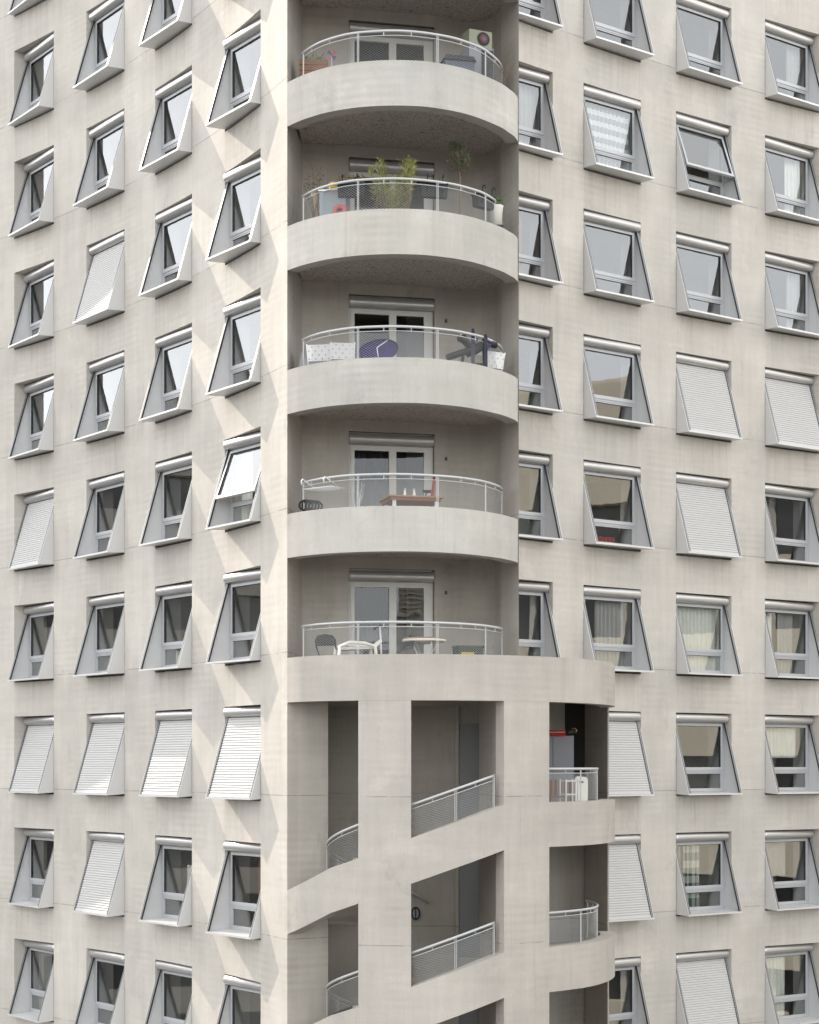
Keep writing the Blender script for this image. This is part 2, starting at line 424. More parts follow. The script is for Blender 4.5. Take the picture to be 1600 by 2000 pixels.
def surround_mesh(sides):
    mb = MB(); t = .012
    for q in sides:
        x0, x1 = (q*w2, q*(w2 - t)); x0, x1 = min(x0, x1), max(x0, x1)
        mb.prism([(.004, .03), (.004, .075), (.49, 1.71), (.60, 1.71), (.60, .06)], 'x', x0, x1)
        # guide rail along the sloping edge
        xa, xb = q*(w2 - t), q*(w2 - .068); xa, xb = min(xa, xb), max(xa, xb)
        mb.prism([(.0, .062), (.045, .062), (.535, 1.73), (.49, 1.73)], 'x', xa, xb, 2)
        xc, xd = q*(w2 - .068), q*(w2 - .082); xc, xd = min(xc, xd), max(xc, xd)
        mb.prism([(.008, .066), (.04, .066), (.53, 1.73), (.498, 1.73)], 'x', xc, xd, 1)
        xe, xf = q*(w2 - .03), q*(w2 - .036); xe, xf = min(xe, xf), max(xe, xf)
        mb.prism([(-.004, .062), (.0, .062), (.49, 1.73), (.486, 1.73)], 'x', xe, xf, 1)
    return mb.mesh('side_panel', ['aluminium', 'rubber', 'guide_grey'])
def tray_mesh():
    mb = MB()
    mb.prism([(-.012, .022), (-.012, .062), (.012, .062), (.012, .058), (.60, .10), (.60, .06), (.02, .022)], 'x', -w2 - .004, w2 + .004)
    return mb.mesh('sill_tray', ['aluminium'])
def box_mesh():
    mb = MB(); n = 18; r = .102; c = (.487, 1.822); xs = w2 - .035
    rings = []
    prof = [(-xs-.055, .35), (-xs-.045, .62), (-xs-.02, .88), (-xs+.02, 1.0), (xs-.02, 1.0), (xs+.02, .88), (xs+.045, .62), (xs+.055, .35)]
    prof = [(-xs-.03, .62), (-xs-.022, .8), (-xs, .95), (-xs+.03, 1.0), (xs-.03, 1.0), (xs, .95), (xs+.022, .8), (xs+.03, .62)]
    for x, k in prof:
        rings.append([mb.vert((x, c[0] + r*k*cos(2*pi*q/n), c[1] + r*k*sin(2*pi*q/n))) for q in range(n)])
    for A, B in zip(rings, rings[1:]):
        for q in range(n): mb.face((A[q], A[(q+1)%n], B[(q+1)%n], B[q]), 0, True)
    mb.face(rings[0][::-1]); mb.face(rings[-1])
    mb.box(-xs+.02, xs-.02, .5, .63, 1.722, 1.80)
    return mb.mesh('shutter_box', ['roller_aluminium'])
def shutter_mesh():
    mb = MB(); xs = w2 - .07
    n = 30; y0, z0, y1, z1 = .03, .085, .512, 1.72
    dx, dz = (y1-y0)/n, (z1-z0)/n; l = hypot(dx, dz); nx, nz = -dz/l, dx/l
    prev = None; prof = []
    for i in range(n):
        for f, b in ((0.0, -.006), (.04, .003), (.2, .008), (.4, .010), (.6, .009), (.76, .004), (.82, -.006)):
            prof.append((y0 + dx*(i+f) + nx*b, z0 + dz*(i+f) + nz*b))
    pv = None
    for k, (y, z) in enumerate(prof):
        c = (mb.vert((-xs, y, z)), mb.vert((xs, y, z)))
        if pv: mb.face((pv[0], pv[1], c[1], c[0]), 0, False)
        pv = c
    mb.prism([(y0-.02, .066), (y0+.012, .066), (y0+.03, .125), (y0-.002, .125)], 'x', -xs, xs)
    return mb.mesh('roller_shutter', ['slat_white'], fix=False)
M_FRAME, M_SURS, M_TRAY, M_BOX, M_SHUT = frame_mesh(), (surround_mesh((-1,)), surround_mesh((1,))), tray_mesh(), box_mesh(), shutter_mesh()
fr, pn = sash_parts()
M_SASH = fr.mesh('opening_sash', ['frame_grey', 'rubber']); lower_pane(pn); M_PANE = pn.mesh('pane', ['window_glass'])
pl = MB(); lower_pane(pl); M_PANELOW = pl.mesh('pane', ['window_glass'])
# sash swung out at the bottom, with its pane
fr, pn = sash_parts()
def swing(v, ang=R(20)):
    x, y, z = v; y -= .57; z -= 1.68
    return (x, .55 + y*cos(ang) + z*sin(ang), 1.66 + z*cos(ang) - y*sin(ang))
fr.v = [swing(v) for v in fr.v]; pn.v = [swing(v) for v in pn.v]
for q in (-1, 1):
    fr.bar(swing((q*.74, .57, 1.05)), (q*.76, .58, 1.2), .014)
M_SASHOPEN = fr.mesh('opening_sash', ['frame_grey', 'rubber']); lower_pane(pn); M_PANEOPEN = pn.mesh('pane', ['window_glass'])

# curtains and things hung just behind the panes (seen through the glass)
def cloth(name, c0, c1, stripes):
    m, N, L, b = newmat(name); b.inputs['Roughness'].default_value = 0.9
    tc = N.new('ShaderNodeTexCoord'); sx = N.new('ShaderNodeSeparateXYZ'); L.new(tc.outputs['Object'], sx.inputs[0])
    fz = math_n(N, L, 'GREATER_THAN', math_n(N, L, 'SINE', math_n(N, L, 'MULTIPLY', sx.outputs[2], stripes[0])), 0.1)
    if stripes[1]:
        fx = math_n(N, L, 'GREATER_THAN', math_n(N, L, 'SINE', math_n(N, L, 'MULTIPLY', sx.outputs[0], stripes[1])), 0.0)
        fz = math_n(N, L, 'MULTIPLY', math_n(N, L, 'ADD', fz, fx), 0.5)
    mx = N.new('ShaderNodeMix'); mx.data_type = 'RGBA'; mx.inputs[6].default_value = c0 + (1,); mx.inputs[7].default_value = c1 + (1,)
    L.new(fz, mx.inputs[0]); L.new(mx.outputs[2], b.inputs['Base Color'])
cloth('plaid_cloth', (0.05, 0.11, 0.10), (0.75, 0.74, 0.68), (2*pi/.36, 2*pi/.17))
cloth('banded_cloth', (0.42, 0.44, 0.45), (0.85, 0.85, 0.83), (2*pi/.24, 0))
plain('sheer_cloth', (0.82, 0.82, 0.76), 0.9); plain('rust_cloth', (0.30, 0.12, 0.05), 0.9)
plain('grey_cloth', (0.45, 0.44, 0.42), 0.9); plain('paper', (0.8, 0.78, 0.74), 0.9); plain('red_cloth', (0.5, 0.06, 0.05), 0.8)
plain('leaf_dark', (0.04, 0.07, 0.03), 0.7)
def curtain(x0, x1, z0, z1, mat, parent, fold=.03, per=.13, y=.78, name='curtain'):
    mb = MB(); n = int((x1-x0)/.02); pv = None
    for i in range(n+1):
        x = x0 + (x1-x0)*i/n; yy = y + fold*sin(x*2*pi/per + 0.7*sin(x*5))
        c = (mb.vert((x, yy, z0)), mb.vert((x, yy, z1)))
        if pv: mb.face((pv[0], c[0], c[1], pv[1]), 0, True)
        pv = c
    return mb.build(name, mat, parent, world=False, fix=False)
STATE = {}
for r in (4, 6): STATE[('L', 0, r)] = 'shut'
for r in (2, 6, 7): STATE[('L', 1, r)] = 'shut'
STATE[('L', 2, 6)] = 'shut'; STATE[('L', 3, 6)] = 'shut'; STATE[('L', 3, 4)] = 'open'
for r in (6, 7): STATE[('R', 1, r)] = 'shut'
for r in (3, 4, 8): STATE[('R', 2, r)] = 'shut'
STATE[('R', 2, 1)] = 'open'; STATE[('R', 3, 3)] = 'shut'
WINS = {}
def window(side, i, r):
    F = (LF if side == 'L' else RF)[i]; a = LA if side == 'L' else RA
    st = STATE.get((side, i, r), 'plain')
    w = link('window', M_FRAME, BLD, loc=(F[0], F[1] - 40, H(KB - r)), rz=a)
    link('shutter_box', M_BOX, w); [link('side_panel', ms_, w) for ms_ in M_SURS]; link('sill_tray', M_TRAY, w)
    if st == 'open':
        link('opening_sash', M_SASHOPEN, w); link('pane', M_PANEOPEN, w)
        w['label'] = 'window with its upper sash swung out at the bottom'
    else:
        link('opening_sash', M_SASH, w); link('pane', M_PANE, w)
    if st == 'shut':
        link('roller_shutter', M_SHUT, w); w['label'] = 'window behind a lowered slatted roller shutter'
    WINS[(side, i, r)] = w
for i in range(4):
    for r in rows_left(i): window('L', i, r)
    for r in rows_right(i): window('R', i, r)
def cur(side, i, r, x0, x1, mat, **k): curtain(x0, x1, k.pop('z0', .12), k.pop('z1', 1.72), mat, WINS[(side, i, r)], **k)
cur('R', 1, 1, -.75, .75, 'banded_cloth', y=.72)
cur('R', 2, 5, -.75, .78, 'sheer_cloth'); cur('R', 3, 5, -.75, -.25, 'sheer_cloth'); cur('R', 3, 5, -.05, .48, 'grey_cloth')
cur('R', 2, 7, -.3, .28, 'plaid_cloth'); cur('R', 2, 7, -.78, -.38, 'grey_cloth')
cur('R', 3, 7, -.75, .25, 'grey_cloth', z0=.8, fold=.004, name='roller_blind')
cur('L', 3, 7, -.1, .75, 'rust_cloth'); cur('L', 3, 5, .1, .78, 'rust_cloth'); cur('L', 2, 7, -.1, .5, 'paper', z0=.3, z1=1.3, fold=.002, name='wall_drawing')
cur('L', 0, 7, .25, .7, 'rust_cloth', z0=1.2); cur('L', 3, 4, -.7, -.35, 'sheer_cloth'); cur('L', 3, 4, -.1, .6, 'red_cloth', z0=.55, z1=.9)
cur('R', 0, 1, .3, .75, 'grey_cloth'); cur('R', 0, 2, .1, .4, 'rust_cloth'); cur('R', 3, 1, .2, .78, 'sheer_cloth'); cur('R', 3, 6, -.7, .6, 'sheer_cloth', z0=.9)
cur('L', 2, 5, -.6, .1, 'sheer_cloth', z0=.12, z1=.5); cur('R', 1, 5, -.2, .7, 'grey_cloth'); cur('R', 3, 8, -.6, .2, 'sheer_cloth'); cur('L', 0, 8, -.7, 0, 'grey_cloth')
cur('R', 3, 0, .3, .75, 'grey_cloth'); cur('R', 3, 2, .3, .75, 'grey_cloth'); cur('R', 1, 4, -.5, .4, 'red_cloth', z0=.12, z1=.32, fold=.06, name='cushion')

# ------------------------------------------------------------------ rounded corner: loggias above, stair drum below
PAR = [(-2.379, 36.266), (-2.05, 35.875), (-1.584, 35.487), (-1.104, 35.254), (-0.705, 35.145), (-0.313, 35.109), (0.0, 35.121), (0.314, 35.175), (0.787, 35.377), (1.125, 35.599), (1.44, 35.9), (1.783, 36.309), (1.962, 36.622), (2.087, 36.874), (2.177, 37.197)]
RAIL = [(-2.098, 36.439), (-1.883, 36.078), (-1.601, 35.761), (-1.139, 35.45), (-0.631, 35.328), (-0.194, 35.303), (0.282, 35.401), (0.793, 35.624), (1.134, 35.887), (1.453, 36.232), (1.739, 36.794), (1.826, 37.129), (1.858, 37.361)]
BACK = [(-2.188, 37.931), (-1.699, 38.04), (-1.239, 38.04), (.517, 38.42), (0.75, 38.56), (0.957, 38.69), (1.21, 38.753), (1.489, 38.709), (1.74, 38.45), (1.865, 38.0)]
DRUM = [(-2.379, 36.266), (-2.044, 35.761), (-1.585, 35.389), (-1.062, 35.145), (-0.965, 35.118), (-0.577, 35.024), (0.029, 34.988), (0.577, 35.024), (1.157, 35.109), (1.795, 35.328), (2.35, 35.636), (2.692, 35.897), (3.089, 36.27), (3.455, 36.662), (3.79, 37.2), (4.03, 37.75), (4.18, 38.25), (4.251, 38.606), (4.29, 39.0), (4.26, 39.45)]
def spline(pts, sub=6):
    out = []; n = len(pts)
    for i in range(n - 1):
        p0, p1, p2, p3 = pts[max(0, i-1)], pts[i], pts[i+1], pts[min(n-1, i+2)]
        for j in range(sub):
            t = j/sub
            out.append(tuple(.5*((2*p1[k]) + (-p0[k]+p2[k])*t + (2*p0[k]-5*p1[k]+4*p2[k]-p3[k])*t*t + (-p0[k]+3*p1[k]-3*p2[k]+p3[k])*t**3) for k in range(len(p1))))
    out.append(tuple(pts[-1])); return out
def offset(pts, d):          # to the left of the walking direction (inside, for curves walked left to right)
    out = []; n = len(pts)
    for i in range(n):
        a, b = pts[max(0, i-1)], pts[min(n-1, i+1)]
        tx, ty = b[0]-a[0], b[1]-a[1]; l = hypot(tx, ty) or 1e-6
        out.append((pts[i][0] - ty/l*d, pts[i][1] + tx/l*d))
    return out
def band(mb, pts, zlo, zhi, thick, m=0, caps=True):
    n = len(pts); inn = offset(pts, thick)
    zl = zlo if isinstance(zlo, list) else [zlo]*n; zh = zhi if isinstance(zhi, list) else [zhi]*n
    o0 = [mb.vert(pts[i] + (zl[i],)) for i in range(n)]; o1 = [mb.vert(pts[i] + (zh[i],)) for i in range(n)]
    i0 = [mb.vert(inn[i] + (zl[i],)) for i in range(n)]; i1 = [mb.vert(inn[i] + (zh[i],)) for i in range(n)]
    # separate vertices for top and bottom so the arrises stay crisp
    t0 = [mb.vert(pts[i] + (zh[i],)) for i in range(n)]; t1 = [mb.vert(inn[i] + (zh[i],)) for i in range(n)]
    b0 = [mb.vert(pts[i] + (zl[i],)) for i in range(n)]; b1 = [mb.vert(inn[i] + (zl[i],)) for i in range(n)]
    for i in range(n-1):
        mb.face((o0[i], o0[i+1], o1[i+1], o1[i]), m, True); mb.face((i0[i+1], i0[i], i1[i], i1[i+1]), m, True)
        mb.face((t0[i], t0[i+1], t1[i+1], t1[i]), m); mb.face((b0[i+1], b0[i], b1[i], b1[i+1]), m)
    if caps:
        for e in (0, n-1):
            mb.poly([pts[e] + (zl[e],), inn[e] + (zl[e],), inn[e] + (zh[e],), pts[e] + (zh[e],)], m)
def sub_between(pts, x0, x1):
    xs = [p for p in pts if x0 - 1e-6 <= p[0] <= x1 + 1e-6]
    def interp(x):
        for a, b in zip(pts, pts[1:]):
            if a[0] <= x <= b[0]: t = (x-a[0])/(b[0]-a[0]); return (x, a[1] + t*(b[1]-a[1]))
    if not xs or xs[0][0] > x0 + 1e-4: xs = [interp(x0)] + xs
    if xs[-1][0] < x1 - 1e-4: xs = xs + [interp(x1)]
    return xs
PARs, RAILs, DRUMs = spline(PAR), spline(RAIL), spline(DRUM)
KP = 4.741                     # top of the first parapet in the picture
# corner walls of the loggias
mb = MB()
for a, b in (((-2.379, 36.266), (-2.188, 37.931)), ((1.865, 38.0), (2.177, 37.12)), ((2.177, 37.12), (2.33, 40.3))):
    mb.poly([a + (H(.43),), b + (H(.43),), b + (H(8.3),), a + (H(8.3),)])
mb.build('corner_wall', 'facade_concrete', BLD)
KD1, KD0 = 5.432, 4.592        # head and foot of a balcony door, first loggia
mb = MB()
BK = spline(BACK[3:], 5)
bk = BACK[:3] + BK
zs = sorted({H(.43), H(8.3)} | {H(KD1 - q) for q in range(-2, 5)} | {H(KD0 - q) for q in range(-2, 5)})
for i in range(len(bk) - 1):
    a, b = bk[i], bk[i+1]; door = (i == 2)
    for z0, z1 in zip(zs, zs[1:]):
        zm = (z0 + z1)/2
        if door and any(H(KD0 - q) < zm < H(KD1 - q) for q in range(-2, 5)): continue
        mb.poly([a + (z0,), b + (z0,), b + (z1,), a + (z1,)], 0, i > 2)
DA = atan2(.38, 1.756); du = (cos(DA), sin(DA)); dn = (-sin(DA), cos(DA))
for q in range(-2, 5):
    z0, z1 = H(KD0 - q), H(KD1 - q)
    a, b = (-1.239, 38.04), (.517, 38.42)
    a2, b2 = (a[0]+dn[0]*.2, a[1]+dn[1]*.2), (b[0]+dn[0]*.2, b[1]+dn[1]*.2)
    for p, p2 in ((a, a2), (b, b2)): mb.poly([p+(z0,), p2+(z0,), p2+(z1,), p+(z1,)])
    for z in (z0, z1): mb.poly([a+(z,), b+(z,), b2+(z,), a2+(z,)])
mb.build('loggia_back_wall', 'inner_concrete', BLD)
# rooms behind the loggia doors
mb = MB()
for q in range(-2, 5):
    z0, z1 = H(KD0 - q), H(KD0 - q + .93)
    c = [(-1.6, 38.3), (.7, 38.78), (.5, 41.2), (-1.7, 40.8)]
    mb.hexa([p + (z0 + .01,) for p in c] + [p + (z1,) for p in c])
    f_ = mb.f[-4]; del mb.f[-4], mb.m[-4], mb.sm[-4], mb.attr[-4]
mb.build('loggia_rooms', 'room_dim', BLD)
# balcony doors
def door_unit(q):
    a = (-1.239 + dn[0]*.1, 38.04 + dn[1]*.1)
    d = MB(); w = 1.796; h = FL*(KD1 - KD0); hb = .26
    top = h - hb
    d.box(.012, .06, 0, .06, 0, top); d.box(w-.06, w-.012, 0, .06, 0, top); d.box(.06, w-.06, 0, .06, top-.05, top); d.box(.06, w-.06, 0, .06, 0, .05)
    mid = w*.52
    for x0, x1 in ((.06, mid), (mid, w-.13)):
        d.box(x0, x0+.075, -.015, .05, .05, top-.05); d.box(x1-.075, x1, -.015, .05, .05, top-.05)
        d.box(x0+.075, x1-.075, -.015, .05, .05, .14); d.box(x0+.075, x1-.075, -.015, .05, top-.11, top-.05)
    d.box(w-.13, w-.06, 0, .05, .05, top-.05)
    o = link('balcony_door', d.mesh('balcony_door', ['door_white']), BLD, loc=(a[0], a[1] - 40, H(KD0 - q)), rz=DA)
    p = MB()
    for x0, x1 in ((.135, mid-.075), (mid+.075, w-.205)): p.poly([(x0, .02, .14), (x1, .02, .14), (x1, .02, top-.11), (x0, .02, top-.11)])
    p.build('pane', 'door_glass', o, world=False)
    b = MB(); n = 16; r = .115
    prof = [(-.0, .8), (.02, .97), (.05, 1), (w-.05, 1), (w-.02, .97), (w, .8)]
    rings = [[b.vert((x, -.05 + r*k*cos(2*pi*t/n), h - .15 + r*k*sin(2*pi*t/n))) for t in range(n)] for x, k in prof]
    for A, B in zip(rings, rings[1:]):
        for t in range(n): b.face((A[t], A[(t+1)%n], B[(t+1)%n], B[t]), 0, True)
    b.face(rings[0][::-1]); b.face(rings[-1]); b.box(.01, w-.01, .02, .09, top-.002, h - .002)
    b.build('shutter_box', 'roller_aluminium', o, world=False)
    hd = MB(); hd.bar((mid+.02, -.03, 1.0), (mid+.02, -.03, 1.14), .025); hd.build('handle', 'rail_paint', o, world=False)
    return o
DOORS = [door_unit(q) for q in range(-1, 5)]
plain('dark_curtain', (0.02, 0.022, 0.035), 0.9)
def door_curtain(d, x0, x1, mat):
    mb = MB(); n = 50; pv = None
    for i in range(n + 1):
        x = x0 + (x1 - x0)*i/n; y = .3 + .03*sin(x*2*pi/.14)
        c = (mb.vert((x, y, .03)), mb.vert((x, y, 2.0)))
        if pv: mb.face((pv[0], c[0], c[1], pv[1]), 0, True)
        pv = c
    mb.build('curtain', mat, d, world=False, fix=False)
door_curtain(DOORS[5], .05, .92, 'dark_curtain'); door_curtain(DOORS[4], .1, .45, 'dark_curtain'); door_curtain(DOORS[4], .6, .8, 'dark_curtain')
# railing builder
def arc_lengths(pts):
    L_ = [0]
    for a, b in zip(pts, pts[1:]): L_.append(L_[-1] + hypot(b[0]-a[0], b[1]-a[1]))
    return L_
def path_at(pts, L_, s):
    s = max(0, min(L_[-1], s))
    for i in range(len(L_) - 1):
        if s <= L_[i+1] or i == len(L_) - 2:
            t = (s - L_[i])/max(1e-9, L_[i+1]-L_[i])
            return tuple(pts[i][k] + t*(pts[i+1][k]-pts[i][k]) for k in range(len(pts[i])))
def railing(path3, hgt, posts, parent, name='railing', cell=(.074, .046), brackets=()):
    # path3: points at the foot of the railing (x, y, z of the parapet top)
    L_ = arc_lengths(path3); tot = L_[-1]
    up = lambda p, z: (p[0], p[1], p[2] + z)
    m = MB(); m.tube([up(p, hgt) for p in path3], .026, 10)
    m.tube([up(p, hgt - .085) for p in path3], .009, 6)
    for s in brackets:
        p = path_at(path3, L_, s*tot); m.bar(up(p, hgt - .085), up(p, hgt - .02), .016)
    o = m.build(name, 'rail_paint', parent)
    for s in posts:
        b = MB(); p = path_at(path3, L_, s*tot); p2 = path_at(path3, L_, s*tot + .02); p1 = path_at(path3, L_, s*tot - .02)
        tx, ty = p2[0]-p1[0], p2[1]-p1[1]; l = hypot(tx, ty) or 1; tx, ty = tx/l*.014, ty/l*.014
        for e in (-1, 1):
            b.bar((p[0]+tx*e, p[1]+ty*e, p[2]-.12), (p[0]+tx*e, p[1]+ty*e, p[2]+hgt-.02), .011, .05)
        b.build('post', 'rail_paint', o, world=False) if False else link('post', b.mesh('post', ['rail_paint']), o)
    nb = MB(); net_h = hgt - .10; run = net_h/cell[1]*cell[0]; s = -run
    while s < tot:
        for dr in (1, -1):
            pts = []; nseg = 8
            for j in range(nseg + 1):
                t = j/nseg; a = s + run*t if dr > 0 else s + run*(1-t)
                if -.001 <= a <= tot + .001:
                    pts.append(up(path_at(path3, L_, a), .005 + net_h*t))
            if len(pts) > 1: nb.tube(pts, .0018, 3, smooth=False, caps=False)
        s += cell[0]
    link('net', nb.mesh('net', ['net_steel'], fix=False), o)
    return o
# loggias
for q in range(-2, 5):
    kt = KP - q
    p = MB(); band(p, PARs if q < 4 else PARs, H(kt - .306), H(kt), .27)
    if q < 4: par = p.build('balcony_parapet', 'parapet_concrete', BLD)
    inn = offset(PARs, .2)
    # floor slab / ceiling
    zc, zf = H(kt - .225), H(kt - .149)
    poly_ = inn + [(1.9, 38.2)] + bk[::-1]
    c = MB(); c.poly([a + (zc,) for a in poly_]); c.build('loggia_ceiling', 'woodwool_ceiling', BLD)
    c = MB(); c.poly([a + (zf,) for a in poly_]); c.build('loggia_floor', 'inner_concrete', BLD)
    if q >= 0:
        path3 = [a + (H(kt),) for a in RAILs]
        railing(path3, .625, [.01, .285, .565, .79, .985], BLD, brackets=(.07, .17, .375, .47, .66, .73, .87))
# wall fixtures
for k in (4.741 - 2.2 + .17, 1.70 + .35 - .01, .70 + .46): pass
plain('fixture', (0.2, 0.19, 0.18), 0.6)
for py in (628, 897, 1158):
    Y = 38.6; x = at(871, Y); z = atz(py, Y)
    f_ = MB(); f_.box(x-.035, x+.035, Y-.05, Y+.08, z-.04, z+.04, 0); f_.box(x-.022, x+.01, Y-.056, Y-.05, z-.03, z+.03, 1)
    f_.build('wall_socket', ['fixture', 'rubber'], BLD)

# stair drum
XA0, XA1, XB0, XB1 = -.965, .029, 1.795, 2.692
dr = MB()
KD = .741
band(dr, DRUMs, H(KD - .31), H(KD), .3)
dr.build('drum_rim', 'tower_concrete', BLD)
pm = MB(); band(pm, sub_between(DRUMs, XA0, XA1), 0, H(KD - .31) - .002, .34); pm.build('drum_pier', 'tower_concrete', BLD)
pm = MB(); band(pm, sub_between(DRUMs, XB0, XB1), 0, H(KD - .31) - .002, .34); pm.build('drum_pier', 'tower_concrete', BLD)
RK = [(-2.379, -.874), (-2.0, -.80), (-1.50, -.70), (-.965, -.630), (.029, -.494), (1.795, -.274)]
def rk(x):
    for a, b in zip(RK, RK[1:]):
        if x <= b[0] + 1e-6: return a[1] + (x-a[0])/(b[0]-a[0])*(b[1]-a[1])
    return RK[-1][1]
for q in range(0, 4):
    for xa, xb in ((-2.379, XA0), (XA1, XB0)):
        pts = sub_between(DRUMs, xa, xb)
        r_ = MB(); band(r_, pts, [H(rk(p[0]) - q - .306) for p in pts], [H(rk(p[0]) - q) for p in pts], .3)
        r_.build('ramp_parapet', 'tower_concrete', BLD)
    pts = sub_between(DRUMs, -2.379, XB0 + .1); r_ = MB()
    ou = offset(pts, .27); ic = [(p[0] + (.15 - p[0])*.72, p[1] + (38.6 - p[1])*.72) for p in ou]
    ou[0] = (-2.2, 36.38)
    for dz, flip in ((-.27, 1), (-.16, 0)):
        A = [r_.vert(p + (H(rk(max(p[0], -2.3)) - q + dz),)) for p in ou]; B = [r_.vert(c_ + (H(rk(max(p[0], -2.3)) - q + dz - .05),)) for p, c_ in zip(ou, ic)]
        for i in range(len(ou) - 1): r_.face((A[i], A[i+1], B[i+1], B[i]), 0, True)
    r_.build('ramp_slab', 'inner_concrete', BLD)
# left inner wall, back walls of the stair
st = MB()
def wallseg(m, a, b, z0=0.0, z1=H(KD - .12), t=None): m.poly([a+(z0,), b+(z0,), b+(z1,), a+(z1,)])
wallseg(st, (-2.379, 36.268), (-2.18, 36.40)); wallseg(st, (-2.18, 36.40), (at(641, 36.72), 36.72)); wallseg(st, (at(641, 36.72), 36.72), (-1.72, 39.3))
wallseg(st, (-1.72, 39.3), (at(890, 39.3), 39.3)); wallseg(st, (at(896, 39.25), 39.25), (at(1000, 39.25), 39.25))
wallseg(st, (1.795, 35.52), (1.72, 35.9)); wallseg(st, (1.72, 35.9), (at(936, 38.2), 38.2)); wallseg(st, (at(936, 38.2), 38.2), (at(936, 39.3), 39.3))
st.build('stair_wall', 'inner_concrete', BLD)
d = MB(); d.box(at(889, 39.2), at(896, 39.2), 39.16, 39.3, 0, H(KD-.14), 0); d.build('door_jamb', 'inner_concrete', BLD)
for q in range(0, 3):
    d = MB(); x0, x1 = at(897, 39.2), at(937, 39.2); z0 = H(KD - 1.19 - q)
    d.box(x0, x1, 39.19, 39.235, z0, z0 + 2.12); o = d.build('stair_door', 'door_grey', BLD)
for q in range(0, 3):
    # rails of the two stair openings
    pts = [p for p in offset(DRUMs, .2) if at(641, 36.0) - .05 <= p[0] <= -.8]
    pts = [(-1.55, 36.5), (-1.6, 36.2)] + pts if False else pts
    pts = spline([(-1.10, 37.6), (-1.45, 37.15), (-1.61, 36.65), (-1.575, 36.2), (-1.38, 35.83), (-1.10, 35.6), (-.8, 35.45)], 5)
    al = arc_lengths(pts)
    railing([p + (H(rk(-.8) - q) - .36*(al[-1] - a_),) for p, a_ in zip(pts, al)], .62, [.2, .5], BLD, brackets=(.35, .78))
    pts = [p for p in offset(DRUMs, .2) if -.05 <= p[0] <= at(969, 35.5)]
    railing([p + (H(rk(p[0]) - q),) for p in pts], .62, [.52, .99], BLD, brackets=(.25, .76))
# round-ended balconies at the right of the drum
i0 = next(i for i, p in enumerate(DRUMs) if p[0] >= XB1)
BAL = DRUMs[i0:]
def drum_balcony(q):
    kt = KD - 1 - q
    b = MB(); band(b, BAL, H(kt - .308), H(kt), .3)
    o = b.build('balcony_parapet', 'tower_concrete', BLD)
    for z in (H(kt - .22), H(kt - .14)):
        c = MB(); c.poly([p + (z,) for p in offset(BAL, .25)] + [(3.9, 41.4, z), (1.9, 41.4, z), (1.75, 36.2, z)]); c.build('balcony_floor', 'inner_concrete', BLD)
    rp = [(2.62, 36.12), (2.95, 36.42), (3.3, 36.82), (3.6, 37.28), (3.78, 37.75), (3.86, 38.3), (3.84, 38.9), (3.74, 39.5)]
    railing([p + (H(kt),) for p in spline(rp, 5)], .64, [.3, .62, .66, .97], BLD, brackets=(.16, .42, .5, .56, .75, .85))
for q in range(0, 3): drum_balcony(q)
en = MB()
wallseg(en, (4.2, 39.5), (at(1142, 41.2), 41.2)); wallseg(en, (4.23, 39.5), (4.3, 41.9)); wallseg(en, (4.2, 39.5), (4.23, 39.5))
en.build('end_wall', 'tower_concrete', BLD)
en = MB(); wallseg(en, (1.9, 41.3), (4.0, 41.3)); wallseg(en, (1.9, 41.3), (1.795, 36.0))
en.build('balcony_back_wall', 'inner_concrete', BLD)
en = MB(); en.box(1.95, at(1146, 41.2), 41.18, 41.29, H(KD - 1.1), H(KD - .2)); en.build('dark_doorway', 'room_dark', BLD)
# drum deck
c = MB(); c.poly([p + (H(KD - .15),) for p in offset(DRUMs, .2)] + [(4.3, 41.6, H(KD - .15)), (1.0, 39.4, H(KD - .15)), (-2.2, 37.9, H(KD - .15))])
c.poly([p + (H(KD - .2),) for p in offset(DRUMs, .2)] + [(4.3, 41.6, H(KD - .2)), (1.0, 39.4, H(KD - .2)), (-2.2, 37.9, H(KD - .2))])
c.build('drum_deck', 'inner_concrete', BLD)
# roof over everything (out of frame, keeps the daylight out of the body of the tower)
c = MB()
rt = [(LC[0] + (LR+.0)*cos(a), LC[1] + LR*sin(a)) for a in [LPH[0] + (LPH[1]-LPH[0])*i/12 for i in range(13)]] + PARs + [(RC[0] + RR*cos(a), RC[1] + RR*sin(a)) for a in [R(131) + (RPH[1]-R(131))*i/8 for i in range(9)]]
backpts = [(18, 60), (0, 66), (-6, 58)]
c.poly([p + (H(8.3),) for p in rt + backpts])
ring = [rt[-1]] + backpts + [rt[0]]
for a, b in zip(ring, ring[1:]): c.poly([a + (0,), b + (0,), b + (H(8.3),), a + (H(8.3),)])
c.build('roof', 'facade_concrete', BLD)

